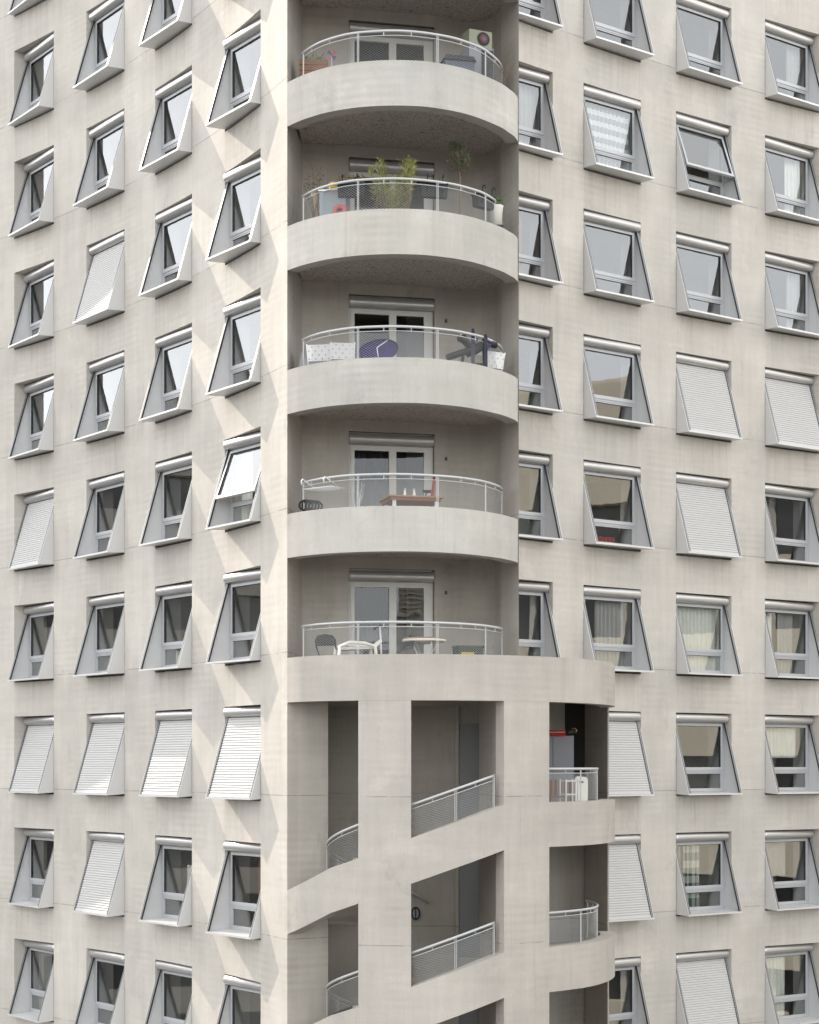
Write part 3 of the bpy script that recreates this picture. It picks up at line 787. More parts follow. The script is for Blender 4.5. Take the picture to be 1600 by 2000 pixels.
# ------------------------------------------------------------------ buildings across the street (seen mirrored in the panes)
plain('beige_render', (0.78, 0.71, 0.58), 0.85, 0, 0.08, 0.4); plain('dark_glass', (0.06, 0.062, 0.065), 0.12, 0.0, 0.3, 0.3)
plain('brown_brick', (0.36, 0.33, 0.29), 0.9, 0, 0.12, 0.5); plain('pale_panel', (0.55, 0.53, 0.5), 0.8, 0, 0.08, 0.4)
plain('grey_panel', (0.30, 0.29, 0.27), 0.8, 0, 0.08, 0.4)
def block(name, label, x, y, rz, w, d, hh, bands, mats, mull=2.4):
    # bands: (z0, z1, 'wall' | 'glass'); local x along the front, front at local y = 0, facing -y
    t = thing(name, label, 'building', (x, y, 0), rz)
    wl = MB(); gl = MB(); fr_ = MB()
    for z0, z1, kd in bands:
        if kd == 'wall': wl.box(-w/2, w/2, 0, d, z0, z1)
        else:
            gl.box(-w/2 + .3, w/2 - .3, .7, d - .3, z0, z1)
            n = int(w/mull)
            for i in range(n + 1):
                xx = -w/2 + .4 + (w - .8)*i/n; fr_.box(xx - .12, xx + .12, .55, .72, z0, z1)
    link('wall', wl.mesh('wall', [mats[0]]), t); link('window_band', gl.mesh('window_band', [mats[1]]), t)
    link('mullions', fr_.mesh('mullions', [mats[2]]), t)
    rf = MB(); rf.box(-w/2 + .4, w/2 - .4, .4, d - .4, hh, hh + .25); rf.box(-w/4, -w/4 + 4, d*.4, d*.4 + 4, hh + .25, hh + 2.2); link('roof', rf.mesh('roof', [mats[0]]), t)
    return t
bd = [(0, 4, 'glass'), (4, 5.3, 'wall'), (5.3, 7.2, 'glass'), (7.2, 8.6, 'wall'), (8.6, 11.2, 'glass'), (11.2, 13.4, 'wall'), (13.4, 16.4, 'glass'), (16.4, 17.8, 'wall'), (17.8, 18.4, 'glass'), (18.4, 21.8, 'wall'), (21.8, 24.3, 'glass'), (24.3, 25.0, 'wall'), (25.0, 27.9, 'glass'), (27.9, 33.4, 'wall')]
block('office_building', 'beige banded building mirrored in the windows of the right facade', 46, 36, R(-72), 56, 16, 33.4, bd, ('beige_render', 'dark_glass', 'pale_panel'))
bd = []
for i in range(10): bd += [(i*3.1, i*3.1 + 1.3, 'wall'), (i*3.1 + 1.3, i*3.1 + 3.1, 'glass')]
bd.append((31.0, 32.4, 'wall'))
block('brick_building', 'dark brown block mirrored in the lower windows of the left facade', -55, 66, R(62), 34, 14, 32.4, bd, ('brown_brick', 'dark_glass', 'grey_panel'), 3.4)
# distant high-rise mirrored in the lowest balcony door
t = thing('tower_block', 'distant high-rise with a grid of pale balconies mirrored in the lowest loggia door', 'building', (458, -957, 0), atan2(-.907, .416) + R(90) + pi)
wl = MB(); wl.box(-12, 12, 0, 14, 0, 140); link('wall', wl.mesh('wall', ['brown_brick']), t)
gr_ = MB()
for i in range(48): gr_.box(-12.2, 12.2, -1.2, 0, i*2.9, i*2.9 + 1.0)
for i in range(9): gr_.box(-12.2 + i*3.05 - .3, -12.2 + i*3.05 + .3, -1.4, 0, 0, 140)
link('balcony_grid', gr_.mesh('balcony_grid', ['pale_panel']), t)

# ------------------------------------------------------------------ things on the balconies
plain('terracotta_wood', (0.22, 0.10, 0.045), 0.7, 0, .2); plain('wood', (0.33, 0.2, 0.105), 0.6, 0, .2, 12); plain('bare_wood', (0.40, 0.29, 0.2), 0.8, 0, .2)
plain('white_metal', (0.72, 0.72, 0.72), 0.45); plain('white_plastic', (0.74, 0.72, 0.66), 0.5); plain('black_metal', (0.008, 0.008, 0.009), 0.45)
plain('black_plastic', (0.008, 0.008, 0.01), 0.6); plain('blue_grey', (0.075, 0.09, 0.125), 0.5); plain('purple_fabric', (0.022, 0.010, 0.105), 0.85)
plain('anthracite', (0.012, 0.014, 0.016), 0.6); plain('green_plastic', (0.012, 0.035, 0.02), 0.5); plain('yellow', (0.5, 0.33, 0.02), 0.5)
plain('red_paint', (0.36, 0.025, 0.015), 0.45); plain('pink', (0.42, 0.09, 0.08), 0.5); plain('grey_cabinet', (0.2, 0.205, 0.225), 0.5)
plain('muted_red', (0.12, 0.03, 0.03), 0.6); plain('pale_green', (0.25, 0.26, 0.19), 0.6); plain('navy', (0.014, 0.015, 0.035), 0.6); plain('blue_paint', (0.03, 0.035, 0.18), 0.5); plain('clear_blue', (0.22, 0.25, 0.27), 0.4)
plain('terracotta', (0.42, 0.2, 0.12), 0.8); plain('gold', (0.5, 0.36, 0.12), 0.35, 0.7); plain('grey_cover', (0.33, 0.33, 0.34), 0.8); plain('orange_wood', (0.26, 0.09, 0.035), 0.6)
plain('olive_leaf', (0.17, 0.19, 0.12), 0.6, 0, .35, 8); plain('bamboo_leaf', (0.33, 0.35, 0.11), 0.6, 0, .3, 8); plain('dry_leaf', (0.22, 0.17, 0.085), 0.8, 0, .35, 8); plain('stem', (0.2, 0.14, 0.1), 0.8); plain('soil', (0.03, 0.022, 0.016), 1.0)
plain('fresh_leaf', (0.10, 0.17, 0.05), 0.6, 0, .3, 8)
ZF = [H(KP - q - .149) for q in range(6)]
def part(name, mb, mats, root): return mb.build(name, mats, root, world=False)
def leaf(mb, p, d, l, w, m=0):
    # a bent leaf of two quads from p along d
    r_ = random.Random(int((p[0]*971 + p[2]*577)*100)); t = (d[1]*.6 + r_.uniform(-.5,.5), -d[0]*.6 + r_.uniform(-.5,.5), r_.uniform(-.5,.5))
    n_ = sqrt(sum(c*c for c in t)) or 1; t = [c/n_*w/2 for c in t]
    a = p; b = [p[i] + d[i]*l*.5 for i in range(3)]; c = [p[i] + d[i]*l for i in range(3)]; c[2] -= l*.12
    i0 = mb.vert(a); i1 = mb.vert([b[i] + t[i] for i in range(3)]); i2 = mb.vert([b[i] - t[i] for i in range(3)]); i3 = mb.vert(c)
    mb.face((i0, i1, i3), m); mb.face((i0, i3, i2), m)
def rdir(up=0.0):
    a = random.uniform(0, 2*pi); z = random.uniform(-1, 1)*.8 + up; l = sqrt(1 + z*z); return (cos(a)/l, sin(a)/l, z/l)
def place(px, Y, q): return (at(px, Y), Y, ZF[q])

# --- first loggia
t = thing('wooden_planter', 'reddish wooden planter box at the left end of the topmost balcony', 'planter', place(613, 36.75, 0))
b = MB(); hh = 1.0
for i in range(8): b.box(-.28, .28, -.16, .16, .12 + i*.11, .12 + i*.11 + .1)
part('box', b, 'terracotta_wood', t)
for sx in (-.24, .24):
    b = MB(); b.box(sx-.03, sx+.03, -.17, .17, 0, .14); part('leg', b, 'terracotta_wood', t)
b = MB()
for i in range(26): leaf(b, (random.uniform(-.15,.12), random.uniform(-.1,.1), .98), rdir(1.2), .26, .03)
part('foliage', b, 'fresh_leaf', t)
t = thing('toy_windmill', 'small pink and blue garden pinwheel on a stick beside the reddish planter', 'pinwheel', place(648, 36.5, 0))
b = MB(); b.tube([(0,0,0), (0,0,1.02)], .008, 6); part('stick', b, 'white_metal', t)
for k, mt in enumerate(('pink', 'blue_paint', 'pink', 'blue_paint')):
    b = MB(); a = k*pi/2 + .4; b.poly([(0,-.02,1.03),(.12*cos(a),-.02,1.03+.12*sin(a)),(.10*cos(a+.9),-.05,1.03+.10*sin(a+.9))]); b.poly([(0,-.015,1.03),(.10*cos(a+.9),-.045,1.03+.10*sin(a+.9)),(.12*cos(a),-.015,1.03+.12*sin(a))]); part('vane', b, mt, t)
t = thing('storage_chest', 'blue grey chest with a dark ribbed lid on the topmost balcony', 'chest', place(893, 36.55, 0), R(14))
b = MB(); b.box(-.3, .3, -.2, .2, .55, .88); part('body', b, 'blue_grey', t)
b = MB(); b.prism([(-.33,.88),(.33,.88),(.28,.97),(-.28,.97)], 'y', -.23, .23); part('lid', b, 'anthracite', t)
b = MB(); b.box(-.34,.34,-.24,.24,.50,.545)
part('shelf', b, 'white_metal', t)
for sx in (-.31,.31):
    for sy in (-.2,.2):
        b = MB(); b.box(sx-.02,sx+.02,sy-.02,sy+.02,0,.5); part('leg', b, 'white_metal', t)
t = thing('tall_cabinet', 'tall grey cabinet with a dark slatted door on the topmost balcony', 'cabinet', place(932, 37.0, 0), R(24))
b = MB(); b.box(-.27,.27,-.2,.25,0,1.32); part('body', b, 'grey_cabinet', t)
b = MB(); b.box(.0,.25,-.215,-.2,.05,1.27)
for i in range(11): b.box(.02,.23,-.225,-.215,.09+i*.105,.15+i*.105)
part('door', b, 'black_plastic', t)
t = thing('round_emblem_box', 'pale green wooden box with a dark round emblem on top of the grey cabinet', 'box', (at(932, 37.0), 37.0, ZF[0] + 1.32), R(24))
b = MB(); b.box(-.25,.25,-.16,.16,0,.34); part('box', b, 'pale_green', t)
b = MB(); b.prism([(.06+.135*cos(k*pi/10), .18+.135*sin(k*pi/10)) for k in range(20)], 'y', -.172, -.16); part('disc', b, 'black_plastic', t)
b = MB(); b.prism([(.06+.085*cos(k*pi/10), .18+.085*sin(k*pi/10)) for k in range(20)], 'y', -.180, -.172); part('ring', b, 'muted_red', t)
b = MB(); b.prism([(.06+.04*cos(k*pi/10), .18+.04*sin(k*pi/10)) for k in range(20)], 'y', -.187, -.180); part('hub', b, 'blue_grey', t)
t = thing('bare_shrub', 'bare twiggy shrub in a pot at the right end of the topmost balcony', 'shrub', place(972, 37.15, 0))
b = MB(); b.lathe([(.1,0),(.15,.3),(.16,.3)], n=14); part('pot', b, 'terracotta', t)
b = MB()
for i in range(16):
    a = random.uniform(0, 2*pi); e = random.uniform(.15,.5); z = random.uniform(.9,1.5)
    p1 = (e*.4*cos(a), e*.4*sin(a), z*.6); p2 = (e*cos(a)*.8, e*sin(a)*.6, z)
    b.tube([(0,0,.25), p1, p2], .006, 4, radii=[.009,.006,.003])
    for k in range(3): b.tube([p1, (p1[0]+random.uniform(-.18,.18), p1[1]+random.uniform(-.12,.12), p1[2]+random.uniform(.1,.3))], .003, 3)
part('twigs', b, 'stem', t)

# --- second loggia: plants
def rail_planter(px0, px1, pyt, pyb, Y, label, tilt, leaves):
    px = (px0+px1)/2; w = (px1-px0)/F0*Y/2; z0 = atz(pyb, Y); hgt = (pyb-pyt)/F0*Y
    t = thing('rail_planter', label, 'planter', (at(px, Y), Y, z0), tilt, 'dark planter boxes hung on the railing')
    b = MB(); b.prism([(-.075,0),(.075,0),(.1,hgt),(-.1,hgt)], 'x', -w, w); b.box(-w-.015,w+.015,-.115,.115,hgt,hgt+.022); part('trough', b, 'anthracite', t)
    for sx in (-.6*w, .6*w):
        b = MB(); b.tube([(sx,-.09,hgt*.3),(sx,-.115,hgt+.1),(sx,-.13,hgt+.16),(sx,-.19,hgt+.16),(sx,-.2,hgt+.1)], .012, 6); part('hook', b, 'anthracite', t)
    if leaves:
        b = MB()
        for i in range(150):
            x = random.uniform(-w*.95,w*.95); st = (x, random.uniform(-.06,.06), hgt); zt = random.uniform(.05,leaves)
            leaf(b, (st[0]+random.uniform(-.04,.04), st[1], hgt+zt*.7), rdir(.5), .065, .035)
            if i % 4 == 0: b.tube([st,(x+random.uniform(-.04,.04),st[1],hgt+zt)], .003, 3)
        part('foliage', b, 'dry_leaf', t)
rail_planter(661, 711, 362, 385, 35.72, 'dark planter box of brownish herbs on the railing left of the green bush', R(-8), .26)
rail_planter(822, 873, 362, 386, 35.62, 'dark empty planter box on the railing between green bush and olive tree', R(12), 0)
rail_planter(923, 966, 384, 407, 36.55, 'dark planter box hung aslant at the right end of the railing with olive tree', R(40), 0)
t = thing('potted_bush', 'tall yellow green leafy bush in the middle of the second balcony from the top', 'bush', place(768, 36.4, 1))
b = MB(); b.prism([(-.16,0),(.16,0),(.2,.38),(-.2,.38)], 'x', -.42, .42); part('trough', b, 'blue_grey', t)
b = MB(); lf = MB(); l2 = MB()
top = atz(312, 36.4) - ZF[1]
for i in range(80):
    x = random.uniform(-.3,.3); sp = (.62 if random.random() < .5 else -.35); side = 1 if x > 0 else -1
    xt = x*1.2 + side*.05; zt = top*random.uniform(.74, 1.03) if abs(abs(x)-.2) < .1 else top*random.uniform(.6,.84)
    y = random.uniform(-.12,.12); p = [(x*.75,y,.3),(x*.95+random.uniform(-.05,.05),y,zt*.55),(xt+random.uniform(-.06,.06),y+random.uniform(-.1,.1),zt)]
    b.tube(p, .006, 4, radii=[.008,.006,.003])
    for k in range(40):
        f = random.uniform(.12,1)**.75; j = 0 if f < .5 else 1; g_ = f*2 - j; g_ = min(g_, 1)
        q_ = [p[j][c]*(1-g_) + p[j+1][c]*g_ for c in range(3)]
        (lf if f > .42 or random.random() < .35 else l2).__class__
        tgt = lf if (f > .62 or random.random() < .25) else l2
        if f < .55 and random.random() < .45: continue
        leaf(tgt, q_, rdir(1.1), random.uniform(.10,.18), .02)
part('stems', b, 'stem', t); part('leaves', lf, 'bamboo_leaf', t); part('dry_leaves', l2, 'dry_leaf', t)
t = thing('olive_tree', 'small grey green olive tree with a bare trunk on the second balcony', 'tree', place(898, 36.75, 1))
zt = atz(348, 36.75) - ZF[1]
b = MB(); b.lathe([(.15,0),(.21,.36),(.22,.38)], n=16); part('pot', b, 'white_plastic', t)
b = MB(); b.tube([(.02,0,.35),(.0,.02,zt*.5),(.01,0,zt),(-.02,0,zt+.25)], .016, 7, radii=[.022,.018,.014,.008])
lf = MB()
ctr = [(0,0,zt+.27,.25,.28),(-.09,.03,zt+.46,.2,.22),(.1,-.05,zt+.2,.17,.2),(-.02,.04,zt+.6,.15,.13),(-.14,0,zt+.62,.1,.1),(.15,.05,zt+.36,.12,.14)]
for c in ctr:
    for k in range(12):
        d = rdir(.4); e = (c[0]+d[0]*c[3], c[1]+d[1]*c[3], c[2]+d[2]*c[4]); b.tube([(0,0,zt+.02),(c[0]*.7,c[1]*.7,(zt+c[2])/2),e], .004, 3)
        for j in range(26):
            f = random.uniform(.35,1.08); s_ = (c[0]+d[0]*c[3]*f+random.gauss(0,.03), c[1]+d[1]*c[3]*f+random.gauss(0,.03), c[2]+d[2]*c[4]*f+random.gauss(0,.035))
            leaf(lf, s_, rdir(.3), random.uniform(.045,.075), .016)
part('trunk', b, 'stem', t); part('crown', lf, 'olive_leaf', t)
b = MB()
for k in range(5):
    x = random.uniform(-.5,.5); b.tube([(0,0,zt*.95),(x*.5,random.uniform(-.1,.1),zt*.8-.06),(x,random.uniform(-.1,.1),zt*.72)], .003, 3)
part('tie_wires', b, 'net_steel', t)
t = thing('twiggy_shrub', 'sparse twiggy shrub tied to a stake at the left end of the second balcony', 'shrub', place(618, 36.6, 1))
b = MB(); b.lathe([(.12,0),(.18,.3),(.19,.32)], n=14); part('pot', b, 'terracotta', t)
b = MB(); lf = MB(); top = atz(325, 36.6) - ZF[1]
for i in range(11):
    x = random.uniform(-.24,.24); z = top*random.uniform(.72,1.02); p1 = (x*.3, random.uniform(-.05,.05), z*.55); p2 = (x, random.uniform(-.12,.12), z)
    b.tube([(0,0,.3), p1, p2], .007, 4, radii=[.011,.008,.003])
    for k in range(16):
        f = random.uniform(.45,1.03); q_ = [p1[c] + (p2[c]-p1[c])*f + random.uniform(-.05,.05) for c in range(3)]; leaf(lf, q_, rdir(.3), .055, .03)
part('twigs', b, 'stem', t); part('foliage', lf, 'dry_leaf', t)
for k, (x0, x1, z1, lb) in enumerate(((627, 612, 372, 'bare wooden plank leaning left of the toy crate on the second balcony'), (604, 618, 398, 'thin dark stick leaning under the twiggy shrub at the left of the second balcony'))):
    Y = 36.35; b = MB(); zt_ = atz(z1, Y); b.bar((at(x0, Y), Y + .1, ZF[1]), (at(x1, Y), Y, zt_), .06 if k == 0 else .025, .02)
    o = b.build('plank' if k == 0 else 'stick', 'bare_wood' if k == 0 else 'stem'); tag(o, lb, 'plank' if k == 0 else 'stick')
t = thing('toy_crate', 'pale blue toy crate with a white rim on the second balcony', 'crate', place(654, 35.95, 1), R(-12))
zt = atz(377, 35.95) - ZF[1]; b = MB(); b.box(-.26,.26,-.17,-.155,0,zt); b.box(-.26,.26,.155,.17,0,zt); b.box(-.26,-.245,-.155,.155,0,zt); b.box(.245,.26,-.155,.155,0,zt); b.box(-.245,.245,-.155,.155,0,.02); part('body', b, 'clear_blue', t)
b = MB(); b.box(-.28,.28,-.19,.19,zt,zt+.025); part('rim', b, 'white_plastic', t)
t = thing('toy_ring', 'pink red ring toy leaning against the front of the pale blue crate', 'toy', (at(664, 35.7), 35.70, ZF[1] + .42), R(-12))
b = MB(); b.tube([(.1*cos(k*pi/8), 0, .12+.1*sin(k*pi/8)) for k in range(16)], .05, 8, closed=True); part('ring', b, 'pink', t)
b = MB(); b.box(-.03,.03,-.02,.02,-.42,-.02); part('stand', b, 'pink', t)
t = thing('yellow_ball', 'yellow ball on the rim of the pale blue toy crate', 'ball', (at(650, 35.95), 35.95, ZF[1] + zt + .02))
b = MB(); b.lathe([(.1*sin(k*pi/10)+.001, .1-.1*cos(k*pi/10)) for k in range(11)], n=16); part('ball', b, 'yellow', t)
t = thing('white_bucket', 'white bucket at the far right of the second balcony', 'bucket', place(969, 36.75, 1))
zt = atz(403, 36.75) - ZF[1]; b = MB(); b.lathe([(.1,zt-.4),(.14,zt-.02),(.15,zt),(.12,zt),(.11,zt-.05)], n=16); part('bucket', b, 'white_plastic', t)
b = MB(); b.box(-.14,.14,-.14,.14,zt-.44,zt-.4)
for sx in (-.12,.12):
    for sy in (-.12,.12): b.box(sx-.015,sx+.015,sy-.015,sy+.015,0,zt-.44)
part('stand', b, 'black_metal', t)
b = MB()
for i in range(60): leaf(b, (random.uniform(-.08,.08),random.uniform(-.08,.08),zt+random.uniform(0,.12)), rdir(.8), .12, .035)
part('foliage', b, 'fresh_leaf', t)

# --- chairs and tables
def perforated_chair(px, Y, q, rz, label):
    t = thing('garden_chair', label, 'chair', place(px, Y, q), rz, 'white perforated metal chairs')
    def plate(w, h, nx, nz, mk):
        mb = MB(); hole = .026
        xs = [-w/2] + [v for i in range(nx) for v in (-w/2 + w*(i+.5)/nx - hole/2, -w/2 + w*(i+.5)/nx + hole/2)] + [w/2]
        zs = [0] + [v for i in range(nz) for v in (h*(i+.5)/nz - hole/2, h*(i+.5)/nz + hole/2)] + [h]
        for i in range(len(xs)-1):
            for j in range(len(zs)-1):
                if i % 2 and j % 2 and (i//2 + j//2) % 2 == 0: continue
                for e in (0, .012): mb.poly([mk(x, e, z) for x, z in ((xs[i],zs[j]),(xs[i+1],zs[j]),(xs[i+1],zs[j+1]),(xs[i],zs[j+1]))])
        return mb
    part('backrest', plate(.46, .30, 7, 4, lambda x, e, z: (x, .2 + e + z*.22, .56 + z)), 'white_metal', t)
    part('seat', plate(.44, .42, 7, 6, lambda x, e, z: (x, -.22 + z, .45 + e)), 'white_metal', t)
    for sx in (-.23, .23):
        b = MB(); b.tube([(sx,-.24,0),(sx,.12,.46),(sx,.28,.88)], .012, 6); part('leg', b, 'white_metal', t)
        b = MB(); b.tube([(sx,.28,0),(sx,-.2,.45)], .012, 6); part('leg', b, 'white_metal', t)
perforated_chair(628, 36.3, 2, R(170), 'white perforated chair nearest the left end of the purple chair balcony')
perforated_chair(667, 36.15, 2, R(188), 'white perforated chair right beside the purple round chair')
perforated_chair(952, 36.9, 2, R(215), 'white perforated chair below the dark poles at the right end of its balcony')
t = thing('covered_furniture', 'low furniture under a wrinkled grey cover in the left corner of the purple chair balcony', 'cover', place(610, 36.6, 2))
b = MB(); rg = []
for i, (k, z) in enumerate(((1.0, 0), (.98, .3), (.95, .6), (.8, .8), (.5, .9), (.05, .93))):
    rg.append([b.vert((.3*k*cos(a*pi/10)*(1+.06*sin(a*2.1+i)), .3*k*sin(a*pi/10)*(1+.06*cos(a*1.7+i)), z + .03*sin(a*1.9+i)*(i > 1))) for a in range(20)])
for A, B in zip(rg, rg[1:]):
    for a in range(20): b.face((A[a], A[(a+1)%20], B[(a+1)%20], B[a]), 0, True)
part('cover', b, 'grey_cover', t)
t = thing('moon_chair', 'round purple saucer chair with a dark rim in front of the balcony door', 'chair', place(735, 36.3, 2), R(-18))
b = MB(); rg = []; n = 28; RAD = .41; zc = atz(683, 36.3) - ZF[2]
def saucer(r, a):   # bowl seen from its back, leaning
    x = r*cos(a); v = r*sin(a); dpt = .16*(1 - (r/RAD)**2)
    return (x, .1 + v*.42 - dpt*.8, zc + v*.62 - dpt*.5)
for k in range(7): rg.append([b.vert(saucer(RAD*(k/6 + .002), 2*pi*j/n)) for j in range(n)])
for A, B in zip(rg, rg[1:]):
    for j in range(n): b.face((A[j], A[(j+1)%n], B[(j+1)%n], B[j]), 0, True)
part('seat', b, 'purple_fabric', t)
b = MB(); b.tube([saucer(RAD, 2*pi*j/n) for j in range(n)], .018, 6, closed=True); part('rim', b, 'black_metal', t)
for a0, e in ((pi*1.2, (.25, -.25, 0)), (pi*1.8, (-.25, -.25, 0)), (pi*.25, (-.3, .35, 0)), (pi*.75, (.3, .35, 0))):
    b = MB(); b.tube([saucer(RAD, a0), (0, -.03, zc*.45), e], .011, 6); part('leg', b, 'black_metal', t)
b = MB(); b.tube([saucer(RAD*.99, pi*.38), (.07, -.16, zc), (.1, -.17, zc - .18)], .012, 6); part('strut', b, 'white_metal', t)
t = thing('exercise_bike', 'black exercise bike with padded handlebars at the right of the purple chair balcony', 'exercise bike', place(915, 36.45, 2), R(8))
zz = lambda py: atz(py, 36.45) - ZF[2]; xx = lambda px: at(px, 36.45) - at(915, 36.45)
b = MB(); b.tube([(xx(872), 0, zz(700)), (xx(905), 0, zz(688)), (xx(945), 0, zz(672))], .065, 8); b.tube([(xx(905),0,zz(688)),(xx(900),0,.25)], .035, 8); b.tube([(xx(945),0,zz(674)),(xx(950),0,.2)], .035, 8); b.tube([(xx(880),0,.2),(xx(955),0,.2)], .04, 8); part('frame', b, 'black_metal', t)
b = MB(); b.tube([(xx(895),-.1,zz(665)),(xx(903),-.05,zz(662)),(xx(918),0,zz(676)),(xx(932),.02,zz(690))], .06, 10, radii=[.065,.085,.075,.06]); part('handlebar_pad', b, 'black_plastic', t)
b = MB(); b.tube([(xx(912),.05,zz(694)),(xx(928),.0,zz(684)),(xx(950),0,zz(668)),(xx(972),.05,zz(672))], .05, 8, radii=[.04,.09,.1,.06]); part('seat', b, 'black_plastic', t)
b = MB(); b.prism([(xx(935)+.22*cos(k*pi/10), .38+.22*sin(k*pi/10)) for k in range(20)], 'y', -.05, .05); part('flywheel', b, 'black_plastic', t)
b = MB(); b.bar((xx(927),-.07,zz(683)),(xx(945),-.07,zz(672)),.012); part('stripe', b, 'yellow', t)
for sx in (880, 955):
    b = MB(); b.tube([(xx(sx),-.22,.03),(xx(sx),.22,.03)], .03, 8); b.tube([(xx(sx),0,.03),(xx(sx),0,.2)], .03, 8); part('foot', b, 'black_metal', t)
t = thing('white_bench', 'low white tubular bench behind the dark poles on the purple chair balcony', 'bench', place(935, 36.95, 2), R(20))
zb = atz(693, 36.95) - ZF[2]
b = MB()
for k in range(5): b.tube([(-.42,-.16+k*.08,zb),(.0,-.16+k*.08,zb+.05),(.42,-.16+k*.08,zb+.03)], .014, 6)
part('seat', b, 'white_metal', t)
for sx in (-.38,.38):
    b = MB(); b.tube([(sx,-.16,0),(sx,-.16,zb+.02),(sx,.16,zb+.02),(sx,.16,0)], .014, 6); part('leg', b, 'white_metal', t)
for px, Y, py, lb in ((924, 36.05, 642, 'taller dark blue pole standing inside the railing of the purple chair balcony'), (949, 36.2, 653, 'shorter dark blue pole close to the right end of the purple chair balcony')):
    t = thing('wrapped_pole', lb, 'pole', place(px, Y, 2), 0, 'dark blue poles on the third balcony')
    zt = atz(py, Y) - ZF[2]; b = MB(); b.box(-.035,.035,-.03,.03,0,zt-.06); b.tube([(0,0,zt-.06),(0,0,zt)], .03, 8); part('shaft', b, 'navy', t)
    b = MB(); b.tube([(0,-.05,zt-.3),(.06,-.06,zt-.28),(.1,-.03,zt-.2),(.05,0,zt-.18)], .012, 5); part('strap', b, 'blue_paint', t)
# --- fourth loggia
t = thing('drying_rack', 'white wire clothes drying rack hooked over the left end of a balcony railing', 'drying rack', (at(632, 35.9), 35.95, atz(955, 35.95)), R(-38))
b = MB(); b.tube([(-.36,-.2,.0),(.36,-.2,.0),(.36,.24,.0),(-.36,.24,.0)], .009, 6, closed=True)
for k in range(8): b.tube([(-.36,-.15+k*.055,0),(.36,-.15+k*.055,0)], .005, 4)
part('wires', b, 'white_metal', t)
for sx in (-.28,.28):
    b = MB(); b.tube([(sx,.2,0),(sx,-.1,.10),(sx,-.24,.16),(sx,-.29,.18),(sx,-.33,.14),(sx,-.32,.06)], .013, 6); part('hook', b, 'white_metal', t)
t = thing('wooden_table', 'square wooden table with white legs on the balcony with the drying rack', 'table', place(803, 36.4, 3), R(14))
zt = atz(974, 36.4) - ZF[3]
b = MB()
for k in range(9): b.box(-.55, .55, -.45 + k*.1, -.45 + k*.1 + .092, zt - .03, zt)
part('tabletop', b, 'wood', t)
b = MB(); b.box(-.5,.5,-.41,.41,zt-.09,zt-.031); part('apron', b, 'orange_wood', t)
for sx in (-.42,.42):
    for sy in (-.34,.34):
        b = MB(); b.box(sx-.032,sx+.032,sy-.032,sy+.032,0,zt-.091); part('leg', b, 'white_metal', t)
for px, dy, lb in ((791, -.16, 'left white rabbit ornament on the wooden table'), (809, -.1, 'right white rabbit ornament on the wooden table')):
    t = thing('rabbit_ornament', lb, 'ornament', (at(px, 36.3), 36.3 + dy, ZF[3] + zt), 0, 'white ornaments on the wooden table'); t.scale = (.62, .62, .62)
    b = MB(); b.lathe([(.045,0),(.06,.05),(.045,.1),(.03,.12),(.038,.15),(.03,.18),(.005,.195)], n=12); part('body', b, 'white_plastic', t)
    for sx in (-.016,.016):
        b = MB(); b.tube([(sx,0,.18),(sx*1.5,0,.235),(sx*1.8,.01,.28)], .013, 6, radii=[.01,.014,.005]); part('ear', b, 'white_plastic', t)
t = thing('folded_parasol', 'closed red parasol leaning behind the wooden table', 'parasol', place(838, 37.2, 3))
b = MB(); z1 = atz(930, 37.2) - ZF[3]; b.tube([(0,0,.2),(.03,0,z1*.5),(.1,.05,z1-.1),(.11,.05,z1)], .04, 8, radii=[.02,.03,.025,.01]); part('canopy', b, 'red_paint', t)
b = MB(); b.tube([(0,0,0),(0,0,.22)], .012, 6); b.lathe([(.15,0),(.15,.04)], n=14); part('base', b, 'black_metal', t)
t = thing('black_clamp_lamp', 'small black clamp between the table and the closed red parasol', 'clamp', (at(832, 36.5), 36.62, ZF[3] + zt), 0)
b = MB(); b.tube([(0,0,0),(0,0,.12),(.05,0,.17)], .014, 6); b.box(-.06,.1,-.03,.03,.15,.2); part('clamp', b, 'black_plastic', t)
t = thing('black_coil', 'coiled black hose on a stool in the left corner under the drying rack', 'hose', place(607, 36.4, 3))
zc_ = atz(990, 36.4) - ZF[3]; b = MB()
for k in range(4): b.tube([(.13*cos(a*pi/8)+k*.06-.09, .04*k-.06, zc_+.02+.1*sin(a*pi/8)) for a in range(16)], .022, 6, closed=True)
part('coil', b, 'black_plastic', t)
b = MB(); b.box(-.25,.25,-.18,.18,zc_-.16,zc_-.12)
for sx in (-.22,.22):
    for sy in (-.15,.15): b.box(sx-.015,sx+.015,sy-.015,sy+.015,0,zc_-.16)
part('stool', b, 'black_metal', t)
t = thing('dried_branch', 'thin bare branch in a vase beside the left leaf of the balcony door', 'branch', place(697, 37.3, 3))
b = MB(); b.lathe([(.08,0),(.11,.25),(.05,.45),(.06,.5)], n=12); part('vase', b, 'grey_cabinet', t)
b = MB()
for i in range(14):
    x = random.uniform(-.16,.16); b.tube([(0,0,.45),(x*.5,0,.8),(x,random.uniform(-.1,.1),random.uniform(.95,1.25))], .005, 3)
part('twigs', b, 'white_metal', t)
